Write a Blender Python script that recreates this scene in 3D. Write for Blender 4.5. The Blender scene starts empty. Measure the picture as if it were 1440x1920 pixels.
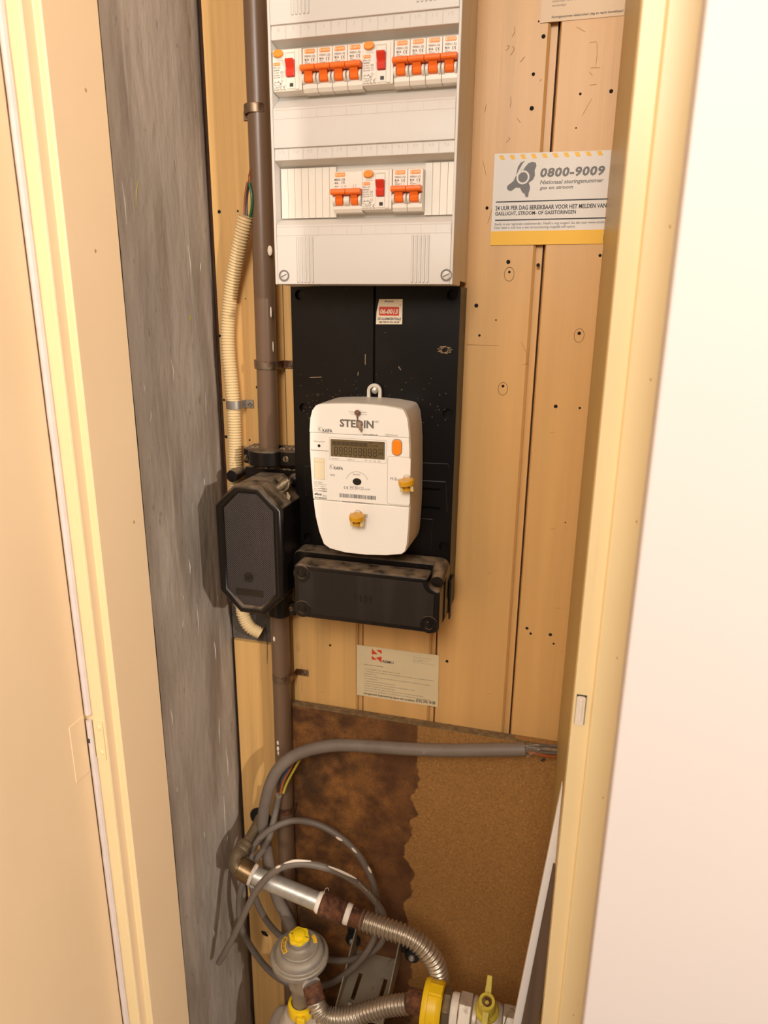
import bpy, bmesh, math, random
from mathutils import Vector, Matrix
from math import sin, cos, pi, radians

random.seed(7)
S = bpy.context.scene
COL = S.collection

# ---------------------------------------------------------------- camera
cam = bpy.data.cameras.new('camera')
cam.sensor_fit = 'VERTICAL'; cam.sensor_height = 24.0; cam.lens = 16.147
cam.clip_start = 0.01
cam.dof.use_dof = True; cam.dof.focus_distance = 0.90; cam.dof.aperture_fstop = 3.4
camo = bpy.data.objects.new('camera', cam); COL.objects.link(camo)
m = Matrix.Identity(4)
for i, ax in enumerate(((0.965159, 0.26145, 0.010574), (-0.082579, 0.266003, 0.960429), (0.248291, -0.92784, 0.278325))):
    for r in range(3): m[r][i] = ax[r]
m.translation = (0, -0.94, 1.55)
camo.matrix_world = m
S.camera = camo

# ---------------------------------------------------------------- light and exposure
w = bpy.data.worlds.new('world'); S.world = w; w.use_nodes = True
bg = w.node_tree.nodes['Background']; bg.inputs[0].default_value = (1.0, 0.89, 0.76, 1); bg.inputs[1].default_value = 0.12

def lamp(name, kind, loc, target, power, color, size):
    l = bpy.data.lights.new(name, kind); l.energy = power; l.color = color
    if kind == 'AREA': l.shape = 'DISK'; l.size = size
    else: l.shadow_soft_size = size
    o = bpy.data.objects.new(name, l); COL.objects.link(o); o.location = loc
    d = Vector(target) - Vector(loc); o.rotation_euler = d.to_track_quat('-Z', 'Y').to_euler()
    return o
lamp('hall_ceiling_light', 'AREA', (-0.10, -1.85, 2.30), (-0.15, 0, 1.2), 24, (1.0, 0.935, 0.865), 0.7)
lamp('hall_side_bulb', 'POINT', (1.5, -1.72, 1.9), (0, 0, 1), 132, (1.0, 0.93, 0.85), 0.03)
S.view_settings.view_transform = 'Standard'; S.view_settings.look = 'None'
S.view_settings.gamma = 1.0; S.view_settings.use_curve_mapping = False
S.view_settings.exposure = 0.0

# ---------------------------------------------------------------- materials
def lin(h):
    h = h.lstrip('#'); out = []
    for i in (0, 2, 4):
        v = int(h[i:i+2], 16)/255
        out.append(v/12.92 if v <= 0.04045 else ((v+0.055)/1.055)**2.4)
    return out + [1.0]
MATS = {}
def M(name, col, rough=0.5, metal=0.0, var=0.06, scale=9, stretch=(1, 1, 1), bump=None, dirt=None, dust=None, spec=0.5):
    """procedural principled material. bump=(scale,strength,stretch) dirt=(colour,scale,low,high,stretch) dust=(colour,amount)"""
    mt = bpy.data.materials.new(name); mt.use_nodes = True
    nt = mt.node_tree; N = nt.nodes; L = nt.links; bs = N['Principled BSDF']
    bs.inputs['Roughness'].default_value = rough; bs.inputs['Metallic'].default_value = metal
    bs.inputs['Specular IOR Level'].default_value = spec
    tc = N.new('ShaderNodeTexCoord')
    def noise(sc, st, det=4):
        mp = N.new('ShaderNodeMapping'); mp.inputs['Scale'].default_value = st
        L.new(tc.outputs['Object'], mp.inputs[0])
        n = N.new('ShaderNodeTexNoise'); n.inputs['Scale'].default_value = sc; n.inputs['Detail'].default_value = det
        L.new(mp.outputs[0], n.inputs['Vector']); return n.outputs['Fac']
    def ramp(src, a, b, lo=0.0, hi=1.0):
        r = N.new('ShaderNodeMapRange'); r.inputs[1].default_value = a; r.inputs[2].default_value = b
        r.inputs[3].default_value = lo; r.inputs[4].default_value = hi; L.new(src, r.inputs[0]); return r.outputs[0]
    def mix(fac, a, b):
        x = N.new('ShaderNodeMix'); x.data_type = 'RGBA'
        if hasattr(fac, 'name'): L.new(fac, x.inputs[0])
        else: x.inputs[0].default_value = fac
        for k, v in ((6, a), (7, b)):
            if hasattr(v, 'name'): L.new(v, x.inputs[k])
            else: x.inputs[k].default_value = v
        return x.outputs[2]
    c = lin(col) if isinstance(col, str) else list(col)
    out = mix(ramp(noise(scale, stretch), 0.3, 0.7), [max(0, v*(1-var)) for v in c[:3]]+[1], [min(1, v*(1+var)) for v in c[:3]]+[1])
    for d in (dirt if isinstance(dirt, list) else [dirt] if dirt else []):
        out = mix(ramp(noise(d[1], d[4] if len(d) > 4 else (1, 1, 1), 6), d[2], d[3], 0, d[5] if len(d) > 5 else 0.9), out, lin(d[0]))
    if dust:
        g = N.new('ShaderNodeNewGeometry'); sp = N.new('ShaderNodeSeparateXYZ'); L.new(g.outputs['Normal'], sp.inputs[0])
        up = ramp(sp.outputs[2], 0.25, 0.9); nn = ramp(noise(60, (1, 1, 1), 6), 0.25, 0.6)
        mu = N.new('ShaderNodeMath'); mu.operation = 'MULTIPLY'; L.new(up, mu.inputs[0]); L.new(nn, mu.inputs[1])
        m2 = N.new('ShaderNodeMath'); m2.operation = 'MULTIPLY'; L.new(mu.outputs[0], m2.inputs[0]); m2.inputs[1].default_value = dust[1]
        out = mix(m2.outputs[0], out, lin(dust[0]))
        rr = ramp(m2.outputs[0], 0, 0.6, rough, 0.95); L.new(rr, bs.inputs['Roughness'])
    L.new(out, bs.inputs['Base Color'])
    if bump:
        b = N.new('ShaderNodeBump'); b.inputs['Strength'].default_value = bump[1]; b.inputs['Distance'].default_value = 0.002
        L.new(noise(bump[0], bump[2] if len(bump) > 2 else (1, 1, 1), 6), b.inputs['Height']); L.new(b.outputs[0], bs.inputs['Normal'])
    MATS[name] = mt; return mt

M('plank_paint', '#d6a666', 0.42, var=0.07, scale=14, stretch=(3, 1, 0.12), bump=(60, 0.14, (3, 1, 0.08)), dirt=[('#c08c50', 5, 0.56, 0.8, (3, 1, 0.3), 0.5)])
M('plank_bare', '#d9aa68', 0.5, var=0.12, scale=22, stretch=(4, 1, 0.10), bump=(70, 0.18, (3, 1, 0.06)), dirt=[('#b07c3c', 9, 0.58, 0.8, (4, 1, 0.12), 0.6), ('#8a6a45', 30, 0.68, 0.8, (1, 1, 0.5), 0.5)])
M('groove_wood', '#4a2c14', 0.8, var=0.3, scale=60)
M('concrete', '#a99c8e', 0.9, var=0.2, scale=10, stretch=(1, 1.0, 0.35), bump=(90, 0.9, (1, 1, 0.35)), dirt=[('#7e6e5e', 14, 0.48, 0.7, (1, 1.5, 0.25), 0.8), ('#c4b7a7', 25, 0.60, 0.74, (1, 3, 0.08), 0.6), ('#5a4e43', 110, 0.66, 0.76, (1, 1, 0.4), 0.6), ('#6a5a49', 3, 0.55, 0.75, (1, 1, 1), 0.35)])
M('peach_paint', '#f8dab0', 0.38, var=0.03, scale=4, bump=(12, 0.10, (1, 1, 0.3)), dirt=[('#dfbb90', 3, 0.6, 0.8, (1, 1, 0.3), 0.35)])
M('cream_paint', '#f3dba8', 0.34, var=0.03, scale=5, bump=(14, 0.10, (1, 1, 0.2)), dirt=[('#d2ac78', 26, 0.66, 0.8, (2, 2, 0.12), 0.5)])
M('olive_paint', '#b0965c', 0.4, var=0.05, scale=8, bump=(12, 0.1, (1, 1, 0.2)))
M('white_paint', '#d5c8c0', 0.55, var=0.02, scale=2, bump=(200, 0.06))
M('foam_white', '#dccdc6', 0.8, var=0.05, scale=40, bump=(120, 0.3))
M('floor_paint', '#8c7a66', 0.6, var=0.1, scale=5)
M('tube_brown', '#735a46', 0.33, var=0.06, scale=8, stretch=(1, 1, 0.2), dirt=[('#594637', 7, 0.55, 0.75, (1, 1, 0.3), 0.5), ('#d8c8ae', 90, 0.735, 0.76, (2, 2, 0.3), 0.9)], bump=(60, 0.06))
M('cream_plastic', '#e2c592', 0.45, var=0.05, scale=30, dirt=[('#8f6c3c', 40, 0.6, 0.75, (1, 1, 1), 0.55)])
M('clip_steel', '#8a7660', 0.4, 0.75, var=0.15, scale=80, dirt=[('#5c3420', 70, 0.48, 0.62, (1, 1, 1), 0.85)])
M('zinc', '#b5aca0', 0.38, 0.8, var=0.08, scale=60, dirt=[('#8d8072', 50, 0.55, 0.75)])
M('cover_plastic', '#d0cac2', 0.4, var=0.012, scale=6)
M('base_plastic', '#d6cdc0', 0.42, var=0.02, scale=6)
M('device_plastic', '#e6ddd0', 0.35, var=0.01, scale=20)
M('blank_plastic', '#e4dccf', 0.4, var=0.01)
M('strip_plastic', '#e0d8cb', 0.4, var=0.01)
M('faint_print', '#c9bdac', 0.5, var=0.0)
M('orange_toggle', '#f26e14', 0.32, var=0.02)
M('orange_button', '#f58a12', 0.3, var=0.02)
M('orange_tag', '#ee8a34', 0.4, var=0.02)
M('red_toggle', '#cf2f16', 0.3, var=0.02)
M('tag_print', '#f9d9a8', 0.5, var=0.0)
M('ink', '#3c3a3c', 0.6, var=0.0)
M('ink_soft', '#7d7570', 0.6, var=0.0)
M('black_window', '#17130f', 0.3, var=0.0)
M('black_board', '#0f0b09', 0.36, var=0.1, scale=30, spec=0.22, dirt=[('#c4b49c', 260, 0.735, 0.76, (1, 1, 1), 0.8), ('#2a211c', 14, 0.58, 0.8, (1, 1, 1), 0.3)], bump=(8, 0.03))
M('black_box', '#120d0b', 0.3, var=0.1, scale=30, spec=0.35, dirt=[('#8f7c66', 200, 0.70, 0.75, (1, 1, 1), 0.6), ('#352b24', 25, 0.58, 0.8, (1, 1, 0.4), 0.3)], dust=('#8c765c', 0.8), bump=(120, 0.05))
M('black_rubber', '#15110f', 0.5, var=0.1)
M('board_edge', '#77603f', 0.9, var=0.35, scale=120, bump=(200, 0.5))
M('dust_heap', '#a38a6a', 0.95, var=0.25, scale=200, bump=(300, 0.6))
M('meter_white', '#f4eee4', 0.38, var=0.01, scale=6)
M('meter_side', '#d6ccbd', 0.45, var=0.01, scale=6)
M('meter_cream', '#efe0bd', 0.4, var=0.01)
M('seam_grey', '#a89a88', 0.6, var=0.0)
M('lcd_glass', '#6d5c3e', 0.14, var=0.03, scale=30)
M('lcd_ink', '#2a2014', 0.3, var=0.0)
M('lcd_cell', '#4a3d27', 0.3, var=0.0)
M('stedin_grey', '#6d655c', 0.5, var=0.0)
M('seal_yellow', '#d49a1c', 0.25, var=0.05, spec=0.6)
M('seal_clear', '#d9c48a', 0.15, var=0.1, scale=200, spec=0.7)
M('seal_wire', '#8a6a5c', 0.4, 0.6, var=0.1, scale=100)
M('lead', '#a58a78', 0.6, 0.3, var=0.1, scale=100)
M('paper_white', '#e4ddd4', 0.5, var=0.02, scale=12, bump=(40, 0.05))
M('paper_aged', '#d8c49c', 0.7, var=0.05, scale=14, dirt=[('#b08c56', 12, 0.6, 0.72, (1, 1, 1), 0.5), ('#e3d2b0', 20, 0.6, 0.7, (1, 1, 1), 0.4)])
M('paper_peach', '#e6cdae', 0.7, var=0.04, scale=14, dirt=('#d2ac80', 10, 0.58, 0.75, (1, 1, 1), 0.4))
M('sign_yellow', '#f3bb28', 0.5, var=0.02)
M('sign_grey', '#6a6663', 0.5, var=0.0)
M('sticker_cream', '#ecdcc0', 0.5, var=0.02)
M('sticker_red', '#cf3a24', 0.5, var=0.02)
M('remu_red', '#d63c1c', 0.5, var=0.02)
M('ink_navy', '#2b2a3c', 0.5, var=0.0)
M('cable_grey', '#6e6359', 0.5, var=0.06, scale=30, dirt=[('#5c5148', 16, 0.55, 0.8, (1, 1, 1), 0.5), ('#8e8074', 22, 0.66, 0.78, (1, 1, 1), 0.4)], bump=(120, 0.05))
M('thick_cable', '#786b60', 0.55, var=0.06, scale=30, dirt=[('#4f443c', 20, 0.58, 0.8, (1, 1, 1), 0.5), ('#9a8c7e', 60, 0.68, 0.76, (1, 1, 1), 0.6)], bump=(90, 0.08))
M('paint_smear', '#ecdcc8', 0.5, var=0.05)
M('wire_blue', '#3f5f86', 0.4); M('wire_brown', '#8a4a22', 0.4); M('wire_green', '#0f5f38', 0.4)
M('wire_black', '#2a2226', 0.4); M('wire_yellow', '#b9ab3c', 0.4); M('wire_rust', '#a4552c', 0.4)
M('strand', '#a39684', 0.4, 0.5, var=0.25, scale=200)
M('galvanised', '#bdb9b0', 0.42, 0.7, var=0.12, scale=50, stretch=(1, 1, 1), dirt=[('#8e8a82', 40, 0.52, 0.75, (1, 1, 1), 0.5)], bump=(150, 0.1))
M('brass_dull', '#7e6546', 0.36, 0.8, var=0.12, scale=50, dirt=[('#4d3a26', 30, 0.55, 0.75, (1, 1, 1), 0.6)])
M('brass_dusty', '#86765e', 0.42, 0.7, var=0.15, scale=60, dirt=[('#b7a488', 70, 0.58, 0.75, (1, 1, 1), 0.6)], bump=(90, 0.3))
M('rust', '#5e3820', 0.85, 0.0, var=0.4, scale=120, dirt=[('#2f160b', 90, 0.48, 0.62, (1, 1, 1), 0.8), ('#a0623c', 140, 0.62, 0.74, (1, 1, 1), 0.6)], bump=(160, 0.5))
M('tape_white', '#eadfd0', 0.6, var=0.05, scale=120, bump=(200, 0.3))
M('hose_steel', '#b9ad9c', 0.34, 0.8, var=0.08, scale=60, dirt=[('#7a6a58', 30, 0.55, 0.8, (1, 1, 1), 0.4)])
M('cast_grey', '#9a9084', 0.5, 0.5, var=0.1, scale=60, dirt=[('#b3a68e', 50, 0.55, 0.7, (1, 1, 1), 0.6), ('#6b6258', 80, 0.62, 0.75, (1, 1, 1), 0.5)], bump=(200, 0.2), dust=('#a99c84', 0.5))
M('yellow_cap', '#e8c518', 0.4, var=0.03)
M('yellow_ring', '#efc513', 0.42, var=0.05, scale=40, dirt=('#a8801c', 60, 0.62, 0.76, (1, 1, 1), 0.5))
M('yellow_dirty', '#c4b03a', 0.5, var=0.08, scale=60, dirt=('#6e5f24', 90, 0.56, 0.7, (1, 1, 1), 0.6))
M('gas_meter_paint', '#b9ab9a', 0.5, var=0.05, scale=20, dirt=('#8a7c6a', 60, 0.62, 0.74, (1, 1, 1), 0.6))
M('bracket_steel', '#9c907c', 0.5, 0.35, var=0.07, scale=30, dirt=[('#6f5c44', 60, 0.6, 0.72, (1, 1, 1), 0.6), ('#b5a992', 18, 0.55, 0.75, (1, 1, 1), 0.4)])
M('valve_white', '#bcae9c', 0.45, 0.3, var=0.1, scale=60, dirt=('#6e5e4c', 70, 0.58, 0.72, (1, 1, 1), 0.7))
M('panel_white', '#efe8e2', 0.4, var=0.01)
M('wood_dark', '#5c4a3c', 0.6, var=0.35, scale=16, stretch=(3, 3, 0.1), bump=(30, 0.3, (3, 3, 0.1)))
M('cavity', '#5c5248', 0.95, var=0.3, scale=60, bump=(90, 0.8))
M('hole_black', '#120b06', 0.9, var=0.2)
M('scratch_tan', '#b98d58', 0.6, var=0.1)
M('chalk_pale', '#c9bdae', 0.9, var=0.1)
M('mark_yellow', '#a89a3c', 0.9, var=0.1)
M('knot_brown', '#6a4018', 0.8, var=0.3, scale=80)
# fine dotted lid of the service fuse box
def dotted(name, base, dot, size, fac):
    mt = M(name, base, 0.45, var=0.1, scale=30, spec=0.3, dirt=[('#4a4039', 10, 0.55, 0.85, (3, 1, 0.4), 0.4)])
    nt = mt.node_tree; N = nt.nodes; L = nt.links; bs = N['Principled BSDF']
    tc = N.new('ShaderNodeTexCoord'); mp = N.new('ShaderNodeMapping'); mp.inputs['Rotation'].default_value = (0, radians(45), 0)
    mp.inputs['Scale'].default_value = (1, 0.0, 1)
    L.new(tc.outputs['Object'], mp.inputs[0])
    v = N.new('ShaderNodeTexVoronoi'); v.inputs['Scale'].default_value = 1/size; v.inputs['Randomness'].default_value = 0.0
    L.new(mp.outputs[0], v.inputs['Vector'])
    r = N.new('ShaderNodeMapRange'); r.inputs[1].default_value = 0.15; r.inputs[2].default_value = 0.42; r.inputs[3].default_value = fac; r.inputs[4].default_value = 0.0
    L.new(v.outputs['Distance'], r.inputs[0])
    old = bs.inputs['Base Color'].links[0].from_socket
    x = N.new('ShaderNodeMix'); x.data_type = 'RGBA'; L.new(r.outputs[0], x.inputs[0]); L.new(old, x.inputs[6]); x.inputs[7].default_value = lin(dot)
    L.new(x.outputs[2], bs.inputs['Base Color'])
    b = N.new('ShaderNodeBump'); b.inputs['Strength'].default_value = 0.5; b.inputs['Distance'].default_value = 0.0006
    L.new(r.outputs[0], b.inputs['Height']); L.new(b.outputs[0], bs.inputs['Normal'])
dotted('lid_dots', '#1d1817', '#6c6260', 0.0021, 0.75)
dotted('lid_fine', '#181311', '#40372f', 0.0012, 0.6)
# particle board with its old water stain (object coordinates are room metres)
def chip():
    mt = M('particle_board', '#9a6e38', 0.75, var=0.22, scale=260, dirt=[('#7c4c1e', 330, 0.58, 0.7, (1, 1, 1), 0.75), ('#cf9c58', 300, 0.63, 0.72, (1, 1, 1), 0.75)], bump=(300, 0.25))
    nt = mt.node_tree; N = nt.nodes; L = nt.links; bs = N['Principled BSDF']
    def node(t, **k):
        n = N.new(t)
        for a, b in k.items(): setattr(n, a, b)
        return n
    def math_(op, a, b=None, clamp=False):
        n = node('ShaderNodeMath', operation=op, use_clamp=clamp)
        for i, v in enumerate((a, b)):
            if v is None: continue
            if hasattr(v, 'name'): L.new(v, n.inputs[i])
            else: n.inputs[i].default_value = v
        return n.outputs[0]
    tc = node('ShaderNodeTexCoord'); sp = node('ShaderNodeSeparateXYZ'); L.new(tc.outputs['Object'], sp.inputs[0])
    def nz(sc, det=5):
        n = node('ShaderNodeTexNoise'); n.inputs['Scale'].default_value = sc; n.inputs['Detail'].default_value = det
        L.new(tc.outputs['Object'], n.inputs['Vector']); return n.outputs['Fac']
    def rng(s, a, b, lo=0., hi=1.):
        n = node('ShaderNodeMapRange'); L.new(s, n.inputs[0])
        for i, v in enumerate((a, b, lo, hi)): n.inputs[i+1].default_value = v
        return n.outputs[0]
    def mix(f, a, b):
        n = node('ShaderNodeMix', data_type='RGBA'); L.new(f, n.inputs[0])
        for k, v in ((6, a), (7, b)):
            if hasattr(v, 'name'): L.new(v, n.inputs[k])
            else: n.inputs[k].default_value = v
        return n.outputs[2]
    X_, Z_ = sp.outputs[0], sp.outputs[2]
    edge = math_('ADD', X_, math_('MULTIPLY', math_('SUBTRACT', nz(26, 8), 0.5), 0.06))
    edge = math_('ADD', edge, math_('MULTIPLY', math_('SUBTRACT', nz(6, 2), 0.5), 0.05))
    m = rng(edge, -0.192, -0.195)                        # inside the stain
    old = bs.inputs['Base Color'].links[0].from_socket
    tone = mix(rng(nz(34, 8), 0.36, 0.64), lin('#4c2a11'), lin('#98642f'))
    grain = mix(rng(nz(420, 3), 0.5, 0.78), tone, lin('#3c1e0c'))
    band = math_('MULTIPLY', rng(edge, -0.29, -0.235), rng(nz(7), 0.30, 0.55), True)
    grain = mix(math_('MULTIPLY', band, 0.75), grain, lin('#431f0a'))
    mould = math_('MULTIPLY', rng(edge, -0.25, -0.40), rng(nz(18, 9), 0.47, 0.60), True)
    grain = mix(math_('MULTIPLY', mould, 0.9), grain, lin('#221409'))
    col = mix(math_('MULTIPLY', m, 0.9), old, grain)
    low = rng(Z_, 0.42, 0.12)                            # darker blotchy colour towards the board's foot
    col = mix(math_('MULTIPLY', math_('MULTIPLY', low, rng(nz(5), 0.3, 0.7)), 0.6), col, lin('#5c3516'))
    L.new(col, bs.inputs['Base Color'])
chip()

# ---------------------------------------------------------------- mesh helpers
class MB:
    def __init__(s): s.v = []; s.f = []
    def add(s, vs, fs):
        n = len(s.v); s.v += [Vector(p) for p in vs]; s.f += [[i+n for i in q] for q in fs]; return s
    def box(s, x0, x1, y0, y1, z0, z1):
        vs = [(x, y, z) for z in (z0, z1) for y in (y0, y1) for x in (x0, x1)]
        return s.add(vs, [(0, 2, 3, 1), (4, 5, 7, 6), (0, 1, 5, 4), (2, 6, 7, 3), (0, 4, 6, 2), (1, 3, 7, 5)])
    def prism(s, poly, y0, y1):
        """poly = (x,z) outline, anticlockwise seen from the front; y0 front, y1 back"""
        n = len(poly); vs = [(x, y0, z) for x, z in poly]+[(x, y1, z) for x, z in poly]
        fs = [list(range(n)), list(range(2*n-1, n-1, -1))]+[(i, i+n, (i+1) % n+n, (i+1) % n) for i in range(n)]
        return s.add(vs, fs)
    def side(s, prof, x0, x1):
        """prof = (y,z) outline extruded along x"""
        n = len(prof); vs = [(x0, y, z) for y, z in prof]+[(x1, y, z) for y, z in prof]
        return s.add(vs, [list(range(n)), list(range(2*n-1, n-1, -1))]+[(i, i+n, (i+1) % n+n, (i+1) % n) for i in range(n)])
    def column(s, prof, z0, z1):
        n = len(prof); vs = [(x, y, z0) for x, y in prof]+[(x, y, z1) for x, y in prof]
        return s.add(vs, [list(range(n-1, -1, -1)), list(range(n, 2*n))]+[(i, (i+1) % n, (i+1) % n+n, i+n) for i in range(n)])
    def tube(s, pts, r, n=12, caps=True, closed=False, flat=1.0):
        pts = [Vector(p) for p in pts]; k = len(pts)
        rs = r if isinstance(r, (list, tuple)) else [r]*k
        tang = []
        for i in range(k):
            a = pts[i-1] if (i or closed) else pts[0]; b = pts[(i+1) % k] if (i < k-1 or closed) else pts[-1]
            tang.append((b-a).normalized())
        ref = Vector((0, -1, 0)) if abs(tang[0].y) < 0.9 else Vector((1, 0, 0))
        u = (ref-tang[0]*ref.dot(tang[0])).normalized(); vs = []
        for i in range(k):
            u = (u-tang[i]*u.dot(tang[i])).normalized(); v = tang[i].cross(u)
            for j in range(n):
                a = 2*pi*j/n; vs.append(pts[i]+(u*cos(a)*flat+v*sin(a))*rs[i])
        fs = []
        for i in range(k if closed else k-1):
            i2 = (i+1) % k
            for j in range(n):
                j2 = (j+1) % n; fs.append((i*n+j, i*n+j2, i2*n+j2, i2*n+j))
        if caps and not closed: fs += [list(range(n-1, -1, -1)), list(range((k-1)*n, k*n))]
        return s.add(vs, fs)
    def lathe(s, prof, c, axis=(0, 0, 1), n=32):
        """prof = (radius, height along axis)"""
        ax = Vector(axis).normalized(); c = Vector(c)
        u = ax.orthogonal().normalized(); v = ax.cross(u); vs = []; k = len(prof)
        for r, h in prof:
            for j in range(n):
                a = 2*pi*j/n; vs.append(c+ax*h+(u*cos(a)+v*sin(a))*max(r, 1e-5))
        fs = []
        for i in range(k-1):
            for j in range(n):
                j2 = (j+1) % n; fs.append((i*n+j, i*n+j2, (i+1)*n+j2, (i+1)*n+j))
        fs += [list(range(n-1, -1, -1)), list(range((k-1)*n, k*n))]
        return s.add(vs, fs)
    def cyl(s, a, b, r, n=20):
        a = Vector(a); b = Vector(b); return s.lathe([(r, 0), (r, (b-a).length)], a, b-a, n)
    def ball(s, c, r, n=10, sq=(1, 1, 1)):
        c = Vector(c); k = 7; vs = []; fs = []
        for i in range(k+1):
            th = pi*i/k
            for j in range(n):
                a = 2*pi*j/n; rr = max(sin(th), 1e-4)
                vs.append(c+Vector((r*sq[0]*rr*cos(a), r*sq[1]*rr*sin(a), r*sq[2]*cos(th))))
        for i in range(k):
            for j in range(n):
                j2 = (j+1) % n; fs.append((i*n+j, (i+1)*n+j, (i+1)*n+j2, i*n+j2))
        return s.add(vs, fs)

def wl(o):
    v = Vector((0, 0, 0))
    while o: v = v+Vector(o.location); o = o.parent
    return v
def ob(name, mb, mat, parent=None, bev=0, seg=2, ang=35, label=None, kind=None):
    off = wl(parent) if parent else Vector((0, 0, 0))
    me = bpy.data.meshes.new(name)
    me.from_pydata([tuple(v-off) for v in mb.v], [], mb.f)
    bm = bmesh.new(); bm.from_mesh(me); bmesh.ops.recalc_face_normals(bm, faces=bm.faces); bm.to_mesh(me); bm.free()
    me.materials.append(MATS[mat])
    if ang is not None:
        for p in me.polygons: p.use_smooth = True
        me.set_sharp_from_angle(angle=radians(ang))
    o = bpy.data.objects.new(name, me); COL.objects.link(o)
    if parent: o.parent = parent
    if bev:
        b = o.modifiers.new('bevel', 'BEVEL'); b.width = bev; b.segments = seg; b.limit_method = 'ANGLE'; b.angle_limit = radians(32); b.harden_normals = True
    if label: o['label'] = label
    if kind: o['kind'] = kind
    return o
def tag(o, label, cat, group=None):
    o['label'] = label; o['category'] = cat
    if group: o['group'] = group
    return o
def thing(name, loc, label, cat, group=None):
    o = bpy.data.objects.new(name, None); COL.objects.link(o); o.location = loc; o.empty_display_size = 0.02
    return tag(o, label, cat, group)
def struct(o): o['kind'] = 'structure'; return o
def cr(pts, k=8, closed=False):
    """Catmull-Rom through points"""
    P_ = [Vector(p) for p in pts]; n = len(P_); out = []
    for i in range(n if closed else n-1):
        a = P_[(i-1) % n] if closed or i else P_[0]*2-P_[1]; b = P_[i]; c = P_[(i+1) % n]
        d = P_[(i+2) % n] if closed or i < n-2 else P_[-1]*2-P_[-2]
        for j in range(k):
            t = j/k
            out.append(0.5*((2*b)+(c-a)*t+(2*a-5*b+4*c-d)*t*t+(3*b-a-3*c+d)*t**3))
    if not closed: out.append(P_[-1])
    return out
def resample(pts, ds):
    out = [pts[0]]; acc = 0.0
    for a, b in zip(pts, pts[1:]):
        L_ = (b-a).length; pos = ds-acc
        while pos <= L_:
            out.append(a+(b-a)*(pos/L_)); pos += ds
        acc = L_-(pos-ds)
    return out
def corrugated(path, r, amp, pitch, per=6, n=16):
    pts = resample(cr(path, 24), pitch/per)
    return MB().tube(pts, [r+amp*cos(2*pi*i/per) for i in range(len(pts))], n)
def rrect(x0, x1, z0, z1, r, k=5):
    out = []
    for cx, cz, a0 in ((x1-r, z0+r, -90), (x1-r, z1-r, 0), (x0+r, z1-r, 90), (x0+r, z0+r, 180)):
        for i in range(k+1):
            a = radians(a0+90*i/k); out.append((cx+r*cos(a), cz+r*sin(a)))
    return out
def circ(cx, cz, rx, rz=None, n=24, a0=0):
    rz = rz or rx
    return [(cx+rx*cos(2*pi*i/n+a0), cz+rz*sin(2*pi*i/n+a0)) for i in range(n)]
def clip(poly, zc, above):
    out = []; n = len(poly)
    for i in range(n):
        a, b = poly[i], poly[(i+1) % n]
        ia = (a[1] >= zc) == above; ib = (b[1] >= zc) == above
        if ia: out.append(a)
        if ia != ib:
            t = (zc-a[1])/(b[1]-a[1]); out.append((a[0]+(b[0]-a[0])*t, zc))
    return out
def evalmesh(cu):
    o = bpy.data.objects.new('tmp', cu); COL.objects.link(o)
    dg = bpy.context.evaluated_depsgraph_get(); me = o.evaluated_get(dg).to_mesh()
    vs = [v.co.copy() for v in me.vertices]; fs = [list(p.vertices) for p in me.polygons]
    o.evaluated_get(dg).to_mesh_clear(); bpy.data.objects.remove(o); bpy.data.curves.remove(cu)
    return vs, fs
def plate(outer, holes, y0, y1):
    """flat plate in the x-z plane with real holes, y0 front, y1 back"""
    cu = bpy.data.curves.new('tmp', 'CURVE'); cu.dimensions = '2D'; cu.fill_mode = 'BOTH'; cu.extrude = abs(y1-y0)/2
    for pl in [outer]+holes:
        sp = cu.splines.new('POLY'); sp.points.add(len(pl)-1); sp.use_cyclic_u = True
        for p, q in zip(sp.points, pl): p.co = (q[0], q[1], 0, 1)
    vs, fs = evalmesh(cu); mid = (y0+y1)/2
    return MB().add([(v.x, mid-v.z, v.y) for v in vs], fs)
TXT = {}
def textmesh(s, shear=0.0, bold=0.0, res=2, space=1.0):
    key = (s, shear, bold, space)
    if key not in TXT:
        cu = bpy.data.curves.new('tmp', 'FONT'); cu.body = s; cu.size = 1; cu.resolution_u = res
        cu.shear = shear; cu.offset = bold; cu.fill_mode = 'FRONT'; cu.space_character = space
        TXT[key] = evalmesh(cu)
    return TXT[key]
def put(mb, s, x0, x1, z0, z1, y, shear=0.0, bold=0.0, space=1.0):
    """writing fitted to a rectangle on a face that looks along -y"""
    vs, fs = textmesh(s, shear, bold, 2, space)
    if not vs: return mb
    ax = min(v.x for v in vs); bx = max(v.x for v in vs); ay = min(v.y for v in vs); by = max(v.y for v in vs)
    return mb.add([(x0+(v.x-ax)/(bx-ax)*(x1-x0), y, z0+(v.y-ay)/(by-ay)*(z1-z0)) for v in vs], fs)
def lines(mb, rows, x0, x1, z0, z1, y, fill=0.7, **k):
    """several lines of print; each row = (text, relative width) set flush left"""
    h = (z1-z0)/len(rows)
    for i, (s, wd) in enumerate(rows):
        if s: put(mb, s, x0, x0+(x1-x0)*wd, z1-h*(i+fill), z1-h*i, y, **k)
    return mb
def arc(mb, cx, cz, r0, r1, a0, a1, y, n=14):
    vs = []; fs = []
    for i in range(n+1):
        a = radians(a0+(a1-a0)*i/n); vs += [(cx+r0*cos(a), y, cz+r0*sin(a)), (cx+r1*cos(a), y, cz+r1*sin(a))]
    for i in range(n): fs.append((2*i, 2*i+1, 2*i+3, 2*i+2))
    return mb.add(vs, fs)
def quad(mb, x0, x1, z0, z1, y): return mb.add([(x0, y, z0), (x1, y, z0), (x1, y, z1), (x0, y, z1)], [(0, 1, 2, 3)])
def poly(mb, pts, y): return mb.add([(x, y, z) for x, z in pts], [list(range(len(pts)))])
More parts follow.
